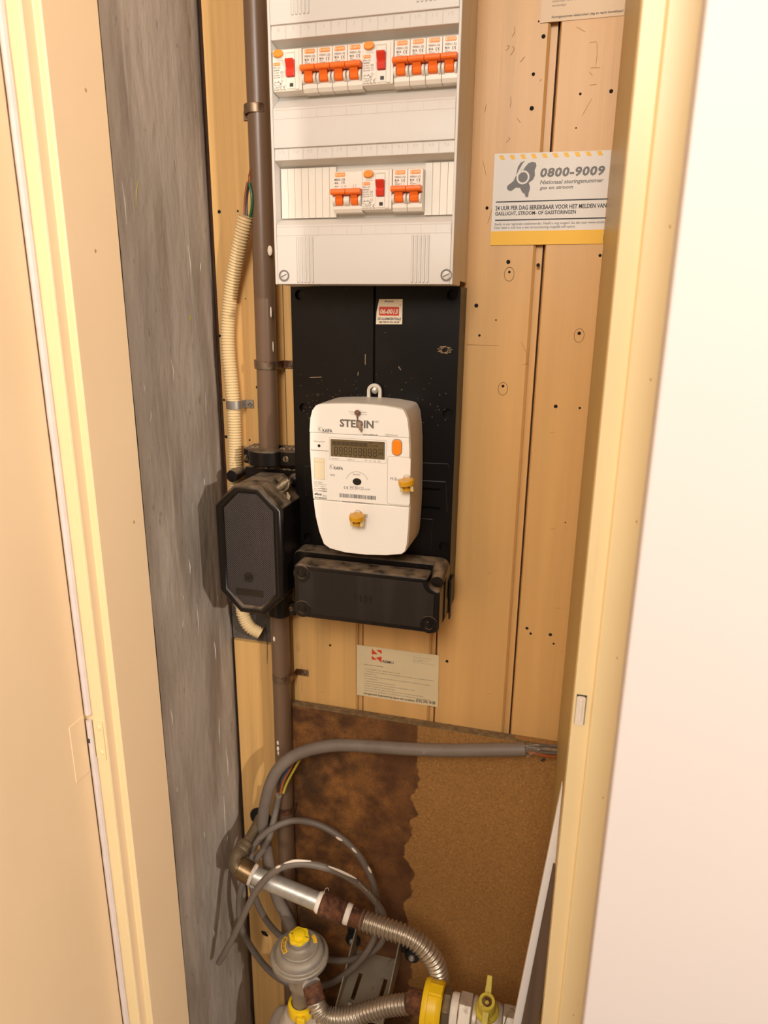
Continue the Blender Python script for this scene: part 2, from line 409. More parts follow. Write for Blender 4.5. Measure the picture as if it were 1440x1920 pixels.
def frame_lines(mb, x0, x1, z0, z1, y, w_=0.0004):
    quad(mb, x0, x1, z0, z0+w_, y); quad(mb, x0, x1, z1-w_, z1, y); quad(mb, x0, x0+w_, z0, z1, y); quad(mb, x1-w_, x1, z0, z1, y); return mb
def ce(mb, x0, z0, h, y, t=0.16):
    r = h/2; arc(mb, x0+r, z0+r, r*(1-2*t), r, 80, 280, y); arc(mb, x0+r*2.75, z0+r, r*(1-2*t), r, 80, 280, y)
    quad(mb, x0+r*1.85, x0+r*2.6, z0+r*(1-t), z0+r*(1+t), y); return mb
def screw(mb_head, mb_slot, c, r, h=0.002, ang=30):
    """slotted screw head whose axis looks along -y"""
    c = Vector(c); mb_head.lathe([(r, 0), (r, h*0.6), (r*0.8, h)], c, (0, -1, 0), 16)
    d = Vector((cos(radians(ang)), 0, sin(radians(ang))))*r*0.85; e = Vector((-d.z, 0, d.x))*0.18; yy = Vector((0, -h-0.0002, 0))
    mb_slot.add([c-d-e+yy, c+d-e+yy, c+d+e+yy, c-d+e+yy], [(0, 1, 2, 3)])
def copytree(o, loc):
    c = o.copy(); COL.objects.link(c); c.location = loc
    for ch in o.children:
        d = ch.copy(); COL.objects.link(d); d.parent = c
        for g in ch.children:
            e = g.copy(); COL.objects.link(e); e.parent = d
    return c

# ================================================================ the setting
from mathutils import noise
def rough_wall():
    mb = MB(); ny, nz = 20, 150; vs = []; fs = []
    for j in range(nz+1):
        for i in range(ny+1):
            y = -0.217*i/ny+0.012; z = 2.62*j/nz
            d = 0.0012*noise.noise((y*30, z*14, 1))+0.0022*max(0, 1-i/1.6)*noise.noise((3, z*16, 7))
            if i == 0: d -= 0.004
            vs.append((-0.5135+d, y, z))
    for j in range(nz):
        for i in range(ny):
            a = j*(ny+1)+i; fs.append((a, a+ny+1, a+ny+2, a+1))
    mb.add(vs, fs); mb.box(-0.60, -0.517, -0.205, 0.014, 0, 2.62)
    return mb
wl_ = struct(ob('wall_left', rough_wall(), 'concrete', ang=60))
pm = MB(); ym = MB()
rw = random.Random(11)
for i in range(26):
    y = -0.02-0.17*rw.random(); z_ = 0.35+1.3*rw.random(); l_ = 0.01+0.05*rw.random()**2; r = 0.0004+0.0012*rw.random()**3
    pm.tube([(-0.5132, y, z_), (-0.5130, y+0.002*rw.random(), z_+l_*0.5), (-0.5132, y+0.006*(rw.random()-.5), z_+l_)], [r*0.3, r, r*0.3], 5, flat=0.6)
ob('pale_scrape', pm, 'chalk_pale', wl_, kind='stuff')
ym.tube([(-0.5131, -0.158, 1.700), (-0.5129, -0.165, 1.683), (-0.5131, -0.168, 1.665)], [0.0002, 0.0008, 0.0003], 5, flat=0.5); ym.ball((-0.5132, -0.060, 1.540), 0.005, 8, (0.06, 1, 0.8))
ob('yellow_mark', ym, 'mark_yellow', wl_, kind='stuff')
wb = struct(ob('wall_back', MB().box(-0.60, 0.12, 0.0155, 0.06, 0, 2.62), 'groove_wood'))
GR = [-0.5075, -0.4035, -0.2843, -0.1668, -0.0478, 0.0300]
def plank(x0, x1, z0, z1, mat='plank_paint', y=0.0, tongue=True, gw=0.0085):
    c = 0.0030; prof = [(x0, 0.0145+y), (x0, c+y), (x0+c*0.6, y)]
    if tongue: prof += [(x1-gw-c, y), (x1-gw, c+y), (x1-gw, 0.0075+y), (x1-0.0022, 0.0075+y), (x1-0.0022, 0.0145+y)]
    else: prof += [(x1-c*0.6, y), (x1, c+y), (x1, 0.0145+y)]
    return ob('plank', MB().column(prof, z0, z1), mat, wb)
ht, hb = 1.0866, 1.0251
plank(-0.5055, -0.4305, ht, 2.6, 'plank_bare', tongue=False)
plank(-0.5085, -0.4315, 0.02, hb, 'plank_bare', tongue=False)
plank(-0.4302, -0.4035, 0.02, 2.6, 'plank_bare')
for i, mt_ in ((1, 'plank_bare'), (2, 'plank_paint'), (3, 'plank_paint')):
    plank(GR[i]+0.0005, GR[i+1], 0.02, 2.6, mt_, y=0.0003*(i % 2), gw=0.0085 if i < 3 else 0.0105)
plank(GR[4]+0.0005, 0.0245, 0.02, 2.6, tongue=False)
ob('wall_cavity', MB().box(-0.512, -0.43, 0.008, 0.0152, hb, ht), 'cavity', wb)
holes = MB(); rings = MB()
HL = [(-0.0657,-0,1.8606), (-0.0746,-0,1.8225), (-0.074,-0,1.7865), (-0.0189,-0,1.7984), (0.0156,-0,1.7991), (-0.1218,-0,1.6775), (-0.0914,-0,1.6134), (-0.0893,-0,1.6012), (-0.0538,-0,1.6093), (0.02,-0,1.62),
      (-0.1296,-0,1.5598), (-0.1236,-0,1.522), (0.0033,-0,1.527), (-0.089,-0,1.457), (-0.0185,-0,1.4332), (0.0121,-0,1.4325), (-0.0342,-0,1.1105), (-0.0284,-0,1.1028), (-0.0005,-0,1.1049), (0.0051,-0,1.0913),
      (-0.1495,-0,1.0395), (-0.338,-0,1.0393), (-0.4935,-0,1.6819), (-0.4651,-0,1.682), (-0.503,-0,1.5143), (-0.5017,-0,1.4213), (-0.5014,-0,1.3656), (-0.4626,-0,1.3629), (-0.4468,-0,1.4423), (-0.0723,-0,1.8762), (-0.103,-0,1.5419),(0.0067,-0,1.275),(-0.0207,-0,1.7627),(-0.4389,-0,1.4703),(-0.4595,-0,1.5666)]
for i, p in enumerate(HL):
    r = (0.0019, 0.0016, 0.0021, 0.0013)[i % 4] if i < 29 else 0.0008
    holes.lathe([(r*1.25, 0.0), (r, 0.0006)], (p[0], 0.0001, p[2]), (0, -1, 0), 10)
ob('nail_hole', holes, 'hole_black', wb, kind='stuff')
for p in ((-0.0893,-0,1.6006), (0.0034,-0,1.5263), (-0.089,-0,1.4556)):
    rings.tube([(p[0]+0.0062*cos(a), -0.0001, p[2]-0.002+0.0085*sin(a)) for a in [2*pi*k/20 for k in range(20)]], 0.00025, 5, closed=True)
ob('washer_imprint', rings, 'knot_brown', wb, kind='stuff')
scr = MB()
def mark(mb, a, b, bend=0.0, r=0.0003, y=-0.00005):
    m_ = ((a[0]+b[0])/2+bend, y, (a[1]+b[1])/2+bend*0.4)
    mb.tube(cr([(a[0], y, a[1]), m_, (b[0], y, b[1])], 4), [r*0.4]+[r]*7+[r*0.4], 5)
for a, b, bd in (((-0.1002,1.8731), (-0.102,1.8624), .002), ((-0.1072,1.8545), (-0.1081,1.8491), .003), ((-0.1009,1.8535), (-0.1028,1.8438), .003), ((-0.091,1.8358), (-0.0858,1.8415), 0), ((-0.1001,1.8011), (-0.1,1.7885), .001), ((-0.0904,1.7765), (-0.0863,1.7717), 0), ((-0.1,1.7561), (-0.1023,1.751), .003),
                 ((-0.0151,1.7748), (-0.0052,1.7932), 0), ((-0.0134,1.8502), (-0.0052,1.8507), 0), ((-0.0052,1.8507), (-0.0041,1.8259), .001), ((-0.0099,1.8247), (0.0014,1.8239), 0), ((-0.0185,1.8612), (-0.0297,1.8674), 0), ((-0.0107,1.8204), (-0.0068,1.8164), 0), ((-0.0649,1.8168), (-0.0666,1.8147), 0), ((-0.1408,1.51), (-0.097,1.5095), 0),
                 ((0.0282,1.6132), (0.0216,1.5819), .001), ((-0.069,1.5156), (-0.0581,1.4859), .002), ((-0.065,1.4857), (-0.0583,1.4886), .001), ((-0.0234,1.3974), (-0.0165,1.3985), .002), ((-0.0125,1.2639), (-0.0055,1.2654), 0), ((-0.0956,1.1883), (-0.0881,1.1907), .001), ((0,1.1477), (0.0126,1.1476), -.002), ((0.013,1.077), (0.0193,1.0831), .001), ((-0.0863,0.995), (-0.0783,0.9954), 0), ((-0.3881,0.9985), (-0.3885,0.9446), 0), ((-0.0095,1.8067), (-0.0012,1.8073), 0), ((-0.3566,0.9529), (-0.3473,0.9515), .001), ((-0.13,1.7326), (-0.1244,1.7143), 0), ((-0.114,1.6804), (-0.1202,1.6588), 0), ((-0.1285,1.7942), (-0.13,1.7856), 0)): mark(scr, a, b, bd)
ob('surface_scratch', scr, 'scratch_tan', wb, kind='stuff')
lw = MB(); mark(lw, (-0.4495,1.0634), (-0.4487,0.9893), .002, 0.0005); ob('thin_black_wire', lw, 'hole_black', wb)  # thin black wire hanging from the cavity, drawn as a dark tube
kn = MB(); k_ = (-0.4768,-0,0.4171)
for dx, dz, r in ((0, 0, .006), (.004, -.003, .004), (-.004, .002, .0035)): kn.lathe([(r, 0), (r*0.8, 0.0005)], (k_[0]+dx, 0.0001, k_[2]+dz), (0, -1, 0), 9)
ob('wood_knot', kn, 'hole_black', wb)
hole = MB().lathe([(0.021, 0), (0.019, 0.0008)], (-0.4733,-0,0.68), (0, -1, 0), 28)
ob('cable_hole', hole, 'hole_black', wb)

struct(ob('wall_right', MB().column([(0.0226, 0.012), (0.0226, 0), (0.0262, -0.300), (0.12, -0.300), (0.12, 0.012)], 0, 2.62), 'olive_paint'))
t1 = struct(ob('trim_1', MB().column([(-0.505, -0.219), (-0.505, -0.306), (-0.513, -0.306), (-0.513, -0.323), (-0.528, -0.323), (-0.64, -0.323), (-0.64, -0.219)], 0, 2.62), 'cream_paint', bev=0.0018, seg=3))
ob('reveal_board', MB().column([(-0.5055, -0.2188), (-0.5046, -0.2192), (-0.5046, -0.3045), (-0.5055, -0.305)], 0, 2.62), 'peach_paint', t1)
ob('rebate_face', MB().column([(-0.5135, -0.3075), (-0.5126, -0.3078), (-0.5126, -0.321), (-0.5135, -0.3215)], 0, 2.62), 'peach_paint', t1)
t2 = struct(ob('trim_2', MB().column([(0.0263, -0.301), (0.0263, -0.330), (0.0428, -0.330), (0.0428, -0.3335), (0.0438, -0.338), (0.0900, -0.338), (0.0900, -0.301)], 0, 2.62), 'cream_paint', bev=0.001, seg=2))
wf = struct(ob('wall_front', MB().box(0.0556, 1.55, -0.450, -0.430, 0, 2.62).box(0.0902, 1.55, -0.4298, -0.30, 0, 2.62), 'white_paint', bev=0.002))
struct(ob('floor', MB().box(-0.75, 1.6, -2.4, 0.06, -0.04, 0.0), 'floor_paint'))
struct(ob('ceiling', MB().box(-0.75, 1.6, -2.4, 0.06, 2.62, 2.66), 'white_paint'))
# white sealing bead between jamb and open door leaf, interrupted by the hinge
for z0, z1 in ((0.02, 1.0197), (1.0804, 2.6)):
    n = 60; pts = [(-0.5312+0.0006*noise.noise((0, z*60, 3)), -0.3262+0.0006*noise.noise((5, z*50, 3)), z) for z in [z0+(z1-z0)*i/n for i in range(n+1)]]
    ob('sealing_bead', MB().tube(pts, 0.0040, 8), 'foam_white', t1)
door = struct(ob('door_1', MB().box(-0.578, -0.5352, -1.06, -0.3268, 0.015, 2.25), 'peach_paint', bev=0.004, seg=3))
zt, zb_ = 1.0759, 1.0154
hg = MB().box(-0.5352, -0.5342, -0.356, -0.331, zb_-0.012, zt+0.004)
hg.add([], []); ob('hinge_leaf', hg, 'peach_paint', door, bev=0.0015)
ob('hinge_leaf', plate(rrect(-0.5275, -0.5145, zb_+0.002, zt-0.004, 0.002), [], -0.3245, -0.3232), 'cream_paint', t1, bev=0.0004)
ob('hinge_knuckle', MB().cyl((-0.5312, -0.327, zb_+0.004), (-0.5312, -0.327, zt-0.004), 0.0034, 14), 'foam_white', t1)
hs = MB(); hl_ = MB()
for z in (zt-0.014, zb_+0.012): screw(hs, hl_, (-0.520, -0.3245, z), 0.0032, 0.0012, 20)
ob('hinge_screw', hs, 'cream_paint', t1); ob('knuckle_mark', MB().box(-0.5325, -0.530, -0.3308, -0.3303, (zt+zb_)/2-0.003, (zt+zb_)/2+0.003), 'ink', t1)
dn = MB()
for y, z_ in ((-0.252, 1.765), (-0.262, 1.610), (-0.240, 1.30)): dn.ball((-0.5045, y, z_), 0.0016, 7, (0.3, 1, 1.3))
ob('paint_dent', dn, 'scratch_tan', t1, kind='stuff')
dn = MB()
for x, z_ in ((0.062, 1.615), (0.061, 1.50), (0.063, 1.38), (0.060, 1.25), (0.062, 1.10), (0.058, 0.82)): dn.ball((x, -0.338, z_), 0.0008, 6, (0.7, 0.3, 1.6))
ob('paint_dent', dn, 'scratch_tan', t2, kind='stuff')
sf = MB(); sf.tube(cr([(0.1425, -0.4501, 1.512), (0.1432, -0.4501, 1.506), (0.1420, -0.4501, 1.499)], 4), [0.0001, 0.0002, 0.0003, 0.0005, 0.0006, 0.0005, 0.0003, 0.0002, 0.0001], 5); ob('wall_scuff', sf, 'ink_soft', wf)
# strike plate let into the right jamb
z0, z1 = 1.1719, 1.2032
ob('strike_recess', MB().box(0.0287, 0.0379, -0.3307, -0.3301, z0, z1), 'black_window', t2)
ob('strike_plate', plate(rrect(0.0290, 0.0372, z0-0.001, z1-0.0012, 0.002), [], -0.3315, -0.3308), 'paint_smear', t2, bev=0.0003)
ob('strike_bolt', MB().box(0.0318, 0.0346, -0.3324, -0.3315, z0+0.004, z1-0.004), 'tape_white', t2, bev=0.0005)

# ================================================================ particle board and leaning boards
cb = ob('particle_board', MB().prism([(-0.4126, 0.012), (0.0222, 0.012), (0.0255,0.9322), (-0.4026,0.9297)], -0.0125, -0.0006), 'particle_board', bev=0.0008)
tag(cb, 'brown particle board with a large dark water stain, under the cream planks', 'board')
ob('dusty_edge', MB().prism([(-0.4026,0.9278), (0.0242,0.9293), (0.024,0.932), (-0.4025,0.9308)], -0.0128, -0.0004), 'board_edge', cb)
bs_, bl_ = MB(), MB(); screw(bs_, bl_, (0.0042,-0.0125,0.9049), 0.004, 0.001, 45); ob('board_screw', bs_, 'clip_steel', cb); ob('screw_slot', bl_, 'hole_black', cb)
def leaning(name, ta, tb, x_top, z_top, x_bot, thick, mat, label):
    z0 = 0.012; mb = MB(); k = Vector((z_top-z0, 0, x_bot-x_top)).normalized()
    a, b = Vector((x_bot, 0, z0)), Vector((x_top, 0, z_top)); o2 = Vector((k.x, 0, k.z))*thick
    vs = [p+Vector((0, -t, 0)) for t in (ta, tb) for p in (a, b, b+o2, a+o2)]
    mb.add(vs, [(0, 1, 2, 3), (7, 6, 5, 4), (0, 4, 5, 1), (1, 5, 6, 2), (2, 6, 7, 3), (3, 7, 4, 0)])
    return tag(ob(name, mb, mat, bev=0.0008), label, 'board')
leaning('white_panel', 0.262, 0.272, 0.0251, 1.0553, -0.0640, 0.0130, 'panel_white', 'narrow white panel leaning against the right cupboard wall behind the jamb')
leaning('wooden_floorboard', 0.280, 0.298, 0.0236, 0.9611, 0.0091-0.060, 0.0165, 'wood_dark', 'dark grained floorboard leaning beside the white panel at the bottom right')

# ================================================================ brown service tube, its saddles
pa = [(-0.4182,-0.022,1.9365), (-0.4187,-0.022,1.6688), (-0.4209,-0.022,1.3533)]
up = tag(ob('service_tube', MB().tube([(pa[0][0], -0.022, 2.6)]+pa, 0.0147, 24), 'tube_brown'), 'brown plastic tube running from the top down into the black tube clamp', 'pipe')
pl_ = [(-0.4137,-0.022,1.0946), (-0.4138,-0.022,0.9531), (-0.4158,-0.022,0.6812)]
low = tag(ob('service_tube', MB().tube(pl_+[(pl_[2][0]+0.002, -0.022, 0.012)], 0.0147, 24), 'tube_brown'), 'brown plastic tube running down from the black fuse box, behind the grey cables', 'pipe')
sp_ = MB()
for c in ((-0.4181,-0.036,0.8685), (-0.4183,-0.0365,0.8577), (-0.4179,-0.036,0.8493), (-0.4179,-0.036,1.0565)): sp_.ball(c, 0.0034, 8, (0.6, 0.2, 1.3))
ob('paint_splash', sp_, 'paint_smear', low, kind='stuff')
ps2 = MB(); ps2.ball((-0.4032,-0.036,1.6273), 0.005, 8, (0.7, 0.3, 1.3)); ps2.ball((-0.4042,-0.037,1.5488), 0.004, 6, (0.3, 0.2, 1.8)); ps2.ball((-0.4027,-0.037,1.5029), 0.004, 6, (0.2, 0.2, 1.8)); ob('paint_splash', ps2, 'paint_smear', up, kind='stuff')
def saddle(c, r, lw, rw, width, mat, label, group=None, one=False):
    """metal saddle strap round a tube whose centre line is 22 mm off the wall"""
    cx, cz = c; th = 0.0014; t = thing('pipe_saddle', (cx, 0, cz), label, 'clip', group)
    prof = []
    R_ = r+0.0006
    arc_o = [(cx+(R_+th)*cos(a), -0.022-(R_+th)*sin(a)) for a in [pi*i/14 for i in range(15)]]
    arc_i = [(cx+R_*cos(a), -0.022-R_*sin(a)) for a in [pi*i/14 for i in range(15)]]
    out = [(cx+R_+rw, -0.0012), (cx+R_+rw, -0.0012-th), (cx+R_+th+0.001, -0.0012-th)]+arc_o+[(cx-R_-th-0.001, -0.0012-th), (cx-R_-lw, -0.0012-th), (cx-R_-lw, -0.0012)]
    inn = [(cx-R_, -0.0012)]+arc_i[::-1]+[(cx+R_, -0.0012)]
    ob('strap', MB().column(out+inn, cz-width/2, cz+width/2), mat, t, bev=0.0004)
    for sx in ((-1,) if one else (-1, 1)):
        h, s_ = MB(), MB(); screw(h, s_, (cx+sx*(R_+(lw if sx < 0 else rw)-0.006), -0.0027, cz), 0.0036, 0.002, 40 if sx < 0 else 120)
        hd = ob('screw_head', h, mat, t); ob('screw_slot', s_, 'hole_black', hd)
    return t
saddle((-0.4209, 1.798), 0.0147, 0.0135, 0.0135, 0.011, 'clip_steel', 'rusty saddle clip on the brown tube beside the upper breaker row')
saddle((-0.4202, 1.4768), 0.0147, 0.0135, 0.020, 0.011, 'clip_steel', 'rusty saddle clip on the brown tube left of the black meter board')
saddle((-0.4119, 0.9844), 0.0147, 0.0105, 0.021, 0.011, 'clip_steel', 'brownish saddle clip on the brown tube above the particle board')
saddle((-0.4141, 0.7344), 0.0147, 0.0105, 0.021, 0.011, 'rust', 'rust-red saddle clip on the brown tube behind the cables')

# cream corrugated conduit with its wires
fx = thing('corrugated_conduit', (-0.4816,-0.015,1.3278), 'cream corrugated conduit with stripped wires, left of the brown tube', 'conduit')
path = [(-0.4369,-0.034,1.6717), (-0.4501,-0.028,1.6386), (-0.4635,-0.021,1.6049), (-0.4745,-0.016,1.5698), (-0.4817,-0.0145,1.5298), (-0.483,-0.0145,1.4926), (-0.4809,-0.0145,1.4548), (-0.4792,-0.0145,1.4082), (-0.4801,-0.0145,1.3604), (-0.4812,-0.0145,1.3236), (-0.4815,-0.0145,1.2177), (-0.4821,-0.0145,1.101), (-0.4787,-0.0145,1.0754), (-0.4701,-0.0125,1.0587), (-0.4551,-0.0075,1.0481)]
ob('sleeve', corrugated(path, 0.0097, 0.0009, 0.0041, 6, 16), 'cream_plastic', fx, ang=80)
ob('wire', MB().tube(cr([(-0.4387,-0.034,1.6665), (-0.4378,-0.034,1.6841), (-0.4355,-0.034,1.7002), (-0.4326,-0.034,1.7117)], 6), 0.0016, 8), 'wire_brown', fx, label='brown wire')
ob('wire', MB().tube(cr([(-0.4361,-0.033,1.6665), (-0.4365,-0.032,1.6843), (-0.4341,-0.032,1.7005), (-0.4308,-0.033,1.7118)], 6), 0.0016, 8), 'wire_black', fx, label='dark wire')
ob('wire', MB().tube(cr([(-0.4317,-0.034,1.6663), (-0.427,-0.036,1.6803), (-0.4258,-0.037,1.6956), (-0.4299,-0.035,1.7102)], 6), 0.0018, 8), 'wire_green', fx, label='green wire')
st = MB()
for a, b in (((-0.4327,-0.034,1.7104), (-0.426,-0.035,1.7291)), ((-0.4319,-0.034,1.7104), (-0.4279,-0.036,1.7264)), ((-0.4312,-0.034,1.7104), (-0.4306,-0.034,1.7218)), ((-0.4312,-0.034,1.7104), (-0.4277,-0.034,1.7192))): st.tube([a, b], 0.0005, 5)
ob('copper_strand', st, 'wire_rust', fx)
cc = (-0.477, 1.4177)
cl = thing('conduit_clip', (cc[0], 0, cc[1]), 'pale steel clip with two screws holding the cream conduit', 'clip')
R_ = 0.0112; th = 0.0013
out = [(cc[0]+R_+0.013, -0.001), (cc[0]+R_+0.013, -0.001-th), (cc[0]+R_+th, -0.001-th)]+[(cc[0]+(R_+th)*cos(a), -0.0145-(R_+th)*sin(a)) for a in [pi*i/14 for i in range(15)]]+[(cc[0]-R_-th, -0.001-th), (cc[0]-R_-0.009, -0.001-th), (cc[0]-R_-0.009, -0.001)]
inn = [(cc[0]-R_, -0.001)]+[(cc[0]+R_*cos(a), -0.0145-R_*sin(a)) for a in [pi*i/14 for i in range(15)]][::-1]+[(cc[0]+R_, -0.001)]
ob('strap', MB().column(out+inn, cc[1]-0.006, cc[1]+0.006), 'zinc', cl, bev=0.0004)
for dx in (R_+0.0075, -R_-0.005):
    h, s_ = MB(), MB(); screw(h, s_, (cc[0]+dx, -0.0025, cc[1]), 0.0036, 0.0022, 35); hd = ob('screw_head', h, 'zinc', cl); ob('screw_slot', s_, 'hole_black', hd)

# ================================================================ distribution box
X0, X1 = -0.3628, -0.1428
FT, FL = 0.113, 0.094            # front of the cover, floor of the device openings (distance off the wall)
zb, zt_ = 1.5818, 1.96
db = thing('distribution_box', (-0.252, 0, zb), 'light grey distribution box with two rows of breakers, above the black meter board', 'fuse box')
ob('base', MB().box(X0+0.0012, X1-0.0012, -0.062, -0.0505, zb+0.001, zt_).box(X0+0.0012, X1-0.0012, -0.0503, -0.0008, zb+0.006, zt_), 'base_plastic', db, bev=0.0012)
z = dict(l1=1.8571, s1=1.8428, f1=1.8395, g1=1.7877, r1=1.7741, b1=1.7627, l2=1.7326, s2=1.7198, f2=1.7145, g2=1.6577, r2=1.6491, b2=1.6372)
fr = [(-0.0635, zt_), (-FT, zt_), (-FT, z['l1']), (-FT+0.0025, z['l1']), (-FT+0.0012, z['s1']), (-FL, z['f1']), (-FL, z['g1']), (-FT+0.004, z['r1']+0.003), (-FT+0.0006, z['r1']), (-FT, z['r1']-0.0015),
      (-FT, z['l2']), (-FT+0.0025, z['l2']), (-FT+0.0012, z['s2']), (-FL, z['f2']), (-FL, z['g2']), (-FT+0.004, z['r2']+0.003), (-FT+0.0006, z['r2']), (-FT, z['r2']-0.0015), (-FT, zb), (-0.0635, zb)]
cov = ob('cover', MB().side(fr, X0+0.0032, X1-0.0032), 'cover_plastic', db, bev=0.0007, ang=25)
for a, b in ((X0, X0+0.0031), (X1-0.0031, X1)):
    ob('cover_side', MB().box(a, b, -FT-0.0002, -0.0635, zb-0.0002, zt_), 'cover_plastic', db, bev=0.0007)
for zz0, zz1 in ((1.5837, 1.6359), (z['l1']+0.0075, zt_-0.01)):
    for xb in (-0.3323, -0.1907):
        for i in range(5): ob('grip_rib', MB().prism(rrect(xb+0.0046*i-0.0013, xb+0.0046*i+0.0013, zz0, zz1, 0.0012, 3), -FT-0.0011, -FT+0.0005), 'cover_plastic', cov, bev=0.0005, seg=1)
for p in ((-0.3509,-0.113,1.5917), (-0.1501,-0.113,1.5918)):
    ob('screw_ring', MB().lathe([(0.0068, 0), (0.0068, 0.0007), (0.0058, 0.0007), (0.0056, 0.0001)], p, (0, -1, 0), 24), 'ink_soft', cov)
    h, s_ = MB(), MB(); screw(h, s_, p, 0.0048, 0.0012, 25); hd = ob('cover_screw', h, 'cover_plastic', cov); ob('screw_slot', s_, 'ink_soft', hd)
mx0, mp = -0.3592, 0.01778
faint = MB(); div = MB()
for row, (zs, zl) in enumerate(((z['s1'], z['l1']), (z['s2'], z['l2']))):
    for k in range(12):
        x = mx0+mp*k; s_ = str(k+1+12*row); wd = 0.0022*len(s_)*1.35
        if row == 1 and k == 0: ob('lettering', faint, 'faint_print', cov, ang=None); faint = MB()
        put(faint, s_, x+mp/2-wd/2, x+mp/2+wd/2, zs+(zl-zs)*0.28, zs+(zl-zs)*0.80, -FT+0.0009 if False else -FT-0.0002+0.0021)
        if k: quad(div, x-0.0002, x+0.0002, zs+0.001, zl-0.001, -FT+0.0009)
for zs, zl in ((z['b1'], z['r1']-0.002), (z['b2'], z['r2']-0.002)):
    frame_lines(div, mx0, X1-0.004, zs, zl, -FT-0.0002, 0.0003)
    for k in range(2, 12): quad(div, mx0+mp*k-0.00015, mx0+mp*k+0.00015, zs, zl, -FT-0.0002)
ob('lettering', faint, 'faint_print', cov, ang=None); ob('label_divider', div, 'faint_print', cov, ang=None)
# blank plates of the lower row, one strip each
zb0, zb1 = z['g2']+0.0006, z['f2']-0.001
for xs, xe, n in ((mx0+0.0008, mx0+mp*4, 8), (mx0+mp*10, X1-0.0034, 4)):
    st_ = (xe-xs)/n
    for k in range(n): ob('blank_strip', MB().box(xs+st_*k+0.00006, xs+st_*(k+1)-0.00006, -FL-0.0035, -FL-0.0001, zb0, zb1), 'blank_plastic', cov, bev=0.0004, seg=1)
ob('opening_back', MB().box(mx0+mp*4, mx0+mp*10, -FL-0.0004, -FL-0.0001, zb0+0.002, zb1-0.002), 'base_plastic', cov)

# ---- devices clipped behind the cover
GRP = {'mcb': 'circuit breakers', 'rcd': 'residual current devices'}
def mcb(w_=mp-0.0003):
    r = thing('circuit_breaker', (0, 0, 0), 'x', 'breaker', 'circuit breakers')
    y = 0.0
    prof = [(0, .0222), (-.0128, .0222), (-.0142, .0212), (-.0150, -.0185), (-.0122, -.0222), (0, -.0225)]
    ob('body', MB().side(prof, 0.0002, w_), 'device_plastic', r, bev=0.0004)
    for x in (0.0006, w_-0.0034):
        pr = [(-.0140, -.0025)]+[(-.0145-0.0058*sin(pi*i/10)**0.7, -.0025-.0125*i/10) for i in range(1, 10)]+[(-.0140, -.0150)]
        ob('toggle_guard', MB().side(pr, x, x+0.0029), 'device_plastic', r, bev=0.0005)
    tg = [(-.014, .0034), (-.0225, .0036), (-.0246, .0026), (-.0250, -.0004), (-.0240, -.0022), (-.0200, -.0026), (-.014, -.0026)]
    t = ob('toggle', MB().side(tg, 0.0001, w_+0.0001), 'orange_toggle', r, bev=0.0006)
    sm = [(-.014, -.0024), (-.0215, -.0024), (-.0185, -.0066), (-.0196, -.0082), (-.0186, -.0118), (-.0172, -.0130), (-.014, -.0134)]
    ob('toggle_stem', MB().side(sm, 0.0040, w_-0.0040), 'orange_toggle', t, bev=0.0004)
    g = ob('brand_tag', plate(rrect(.0030, .0150, .0165, .0206, .0010), [], -.0148, -.0143), 'orange_tag', r)
    a = MB(); put(a, 'E', .0038, .0055, .0174, .0198, -.0149, bold=.02); put(a, '-norm', .0060, .0142, .0176, .0194, -.0149, bold=.01); ob('lettering', a, 'tag_print', g, ang=None)
    yy = -.0149; b = MB()
    put(b, 'MSN1-32', .0030, .0152, .0126, .0147, yy); put(b, 'B16', .0030, .0078, .0093, .0114, yy, bold=.02); ce(b, .0104, .0084, .0030, yy)
    for i, wd in enumerate((.0040, .0062, .0058)): put(b, ('230V~', 'IEC60898', '10kA/50Hz')[i], .0030, .0030+wd, .0074-.0016*i, .0085-.0016*i, yy)
    for x in (.0110, .0138): quad(b, x, x+.0003, .0046, .0058, yy); quad(b, x, x+.0003, .0070, .0078, yy); b.add([(x, yy, .0058), (x+.0003, yy, .0058), (x-.0009, yy, .0070), (x-.0012, yy, .0070)], [(0, 1, 2, 3)])
    ob('lettering', b, 'ink', r, ang=None); return r
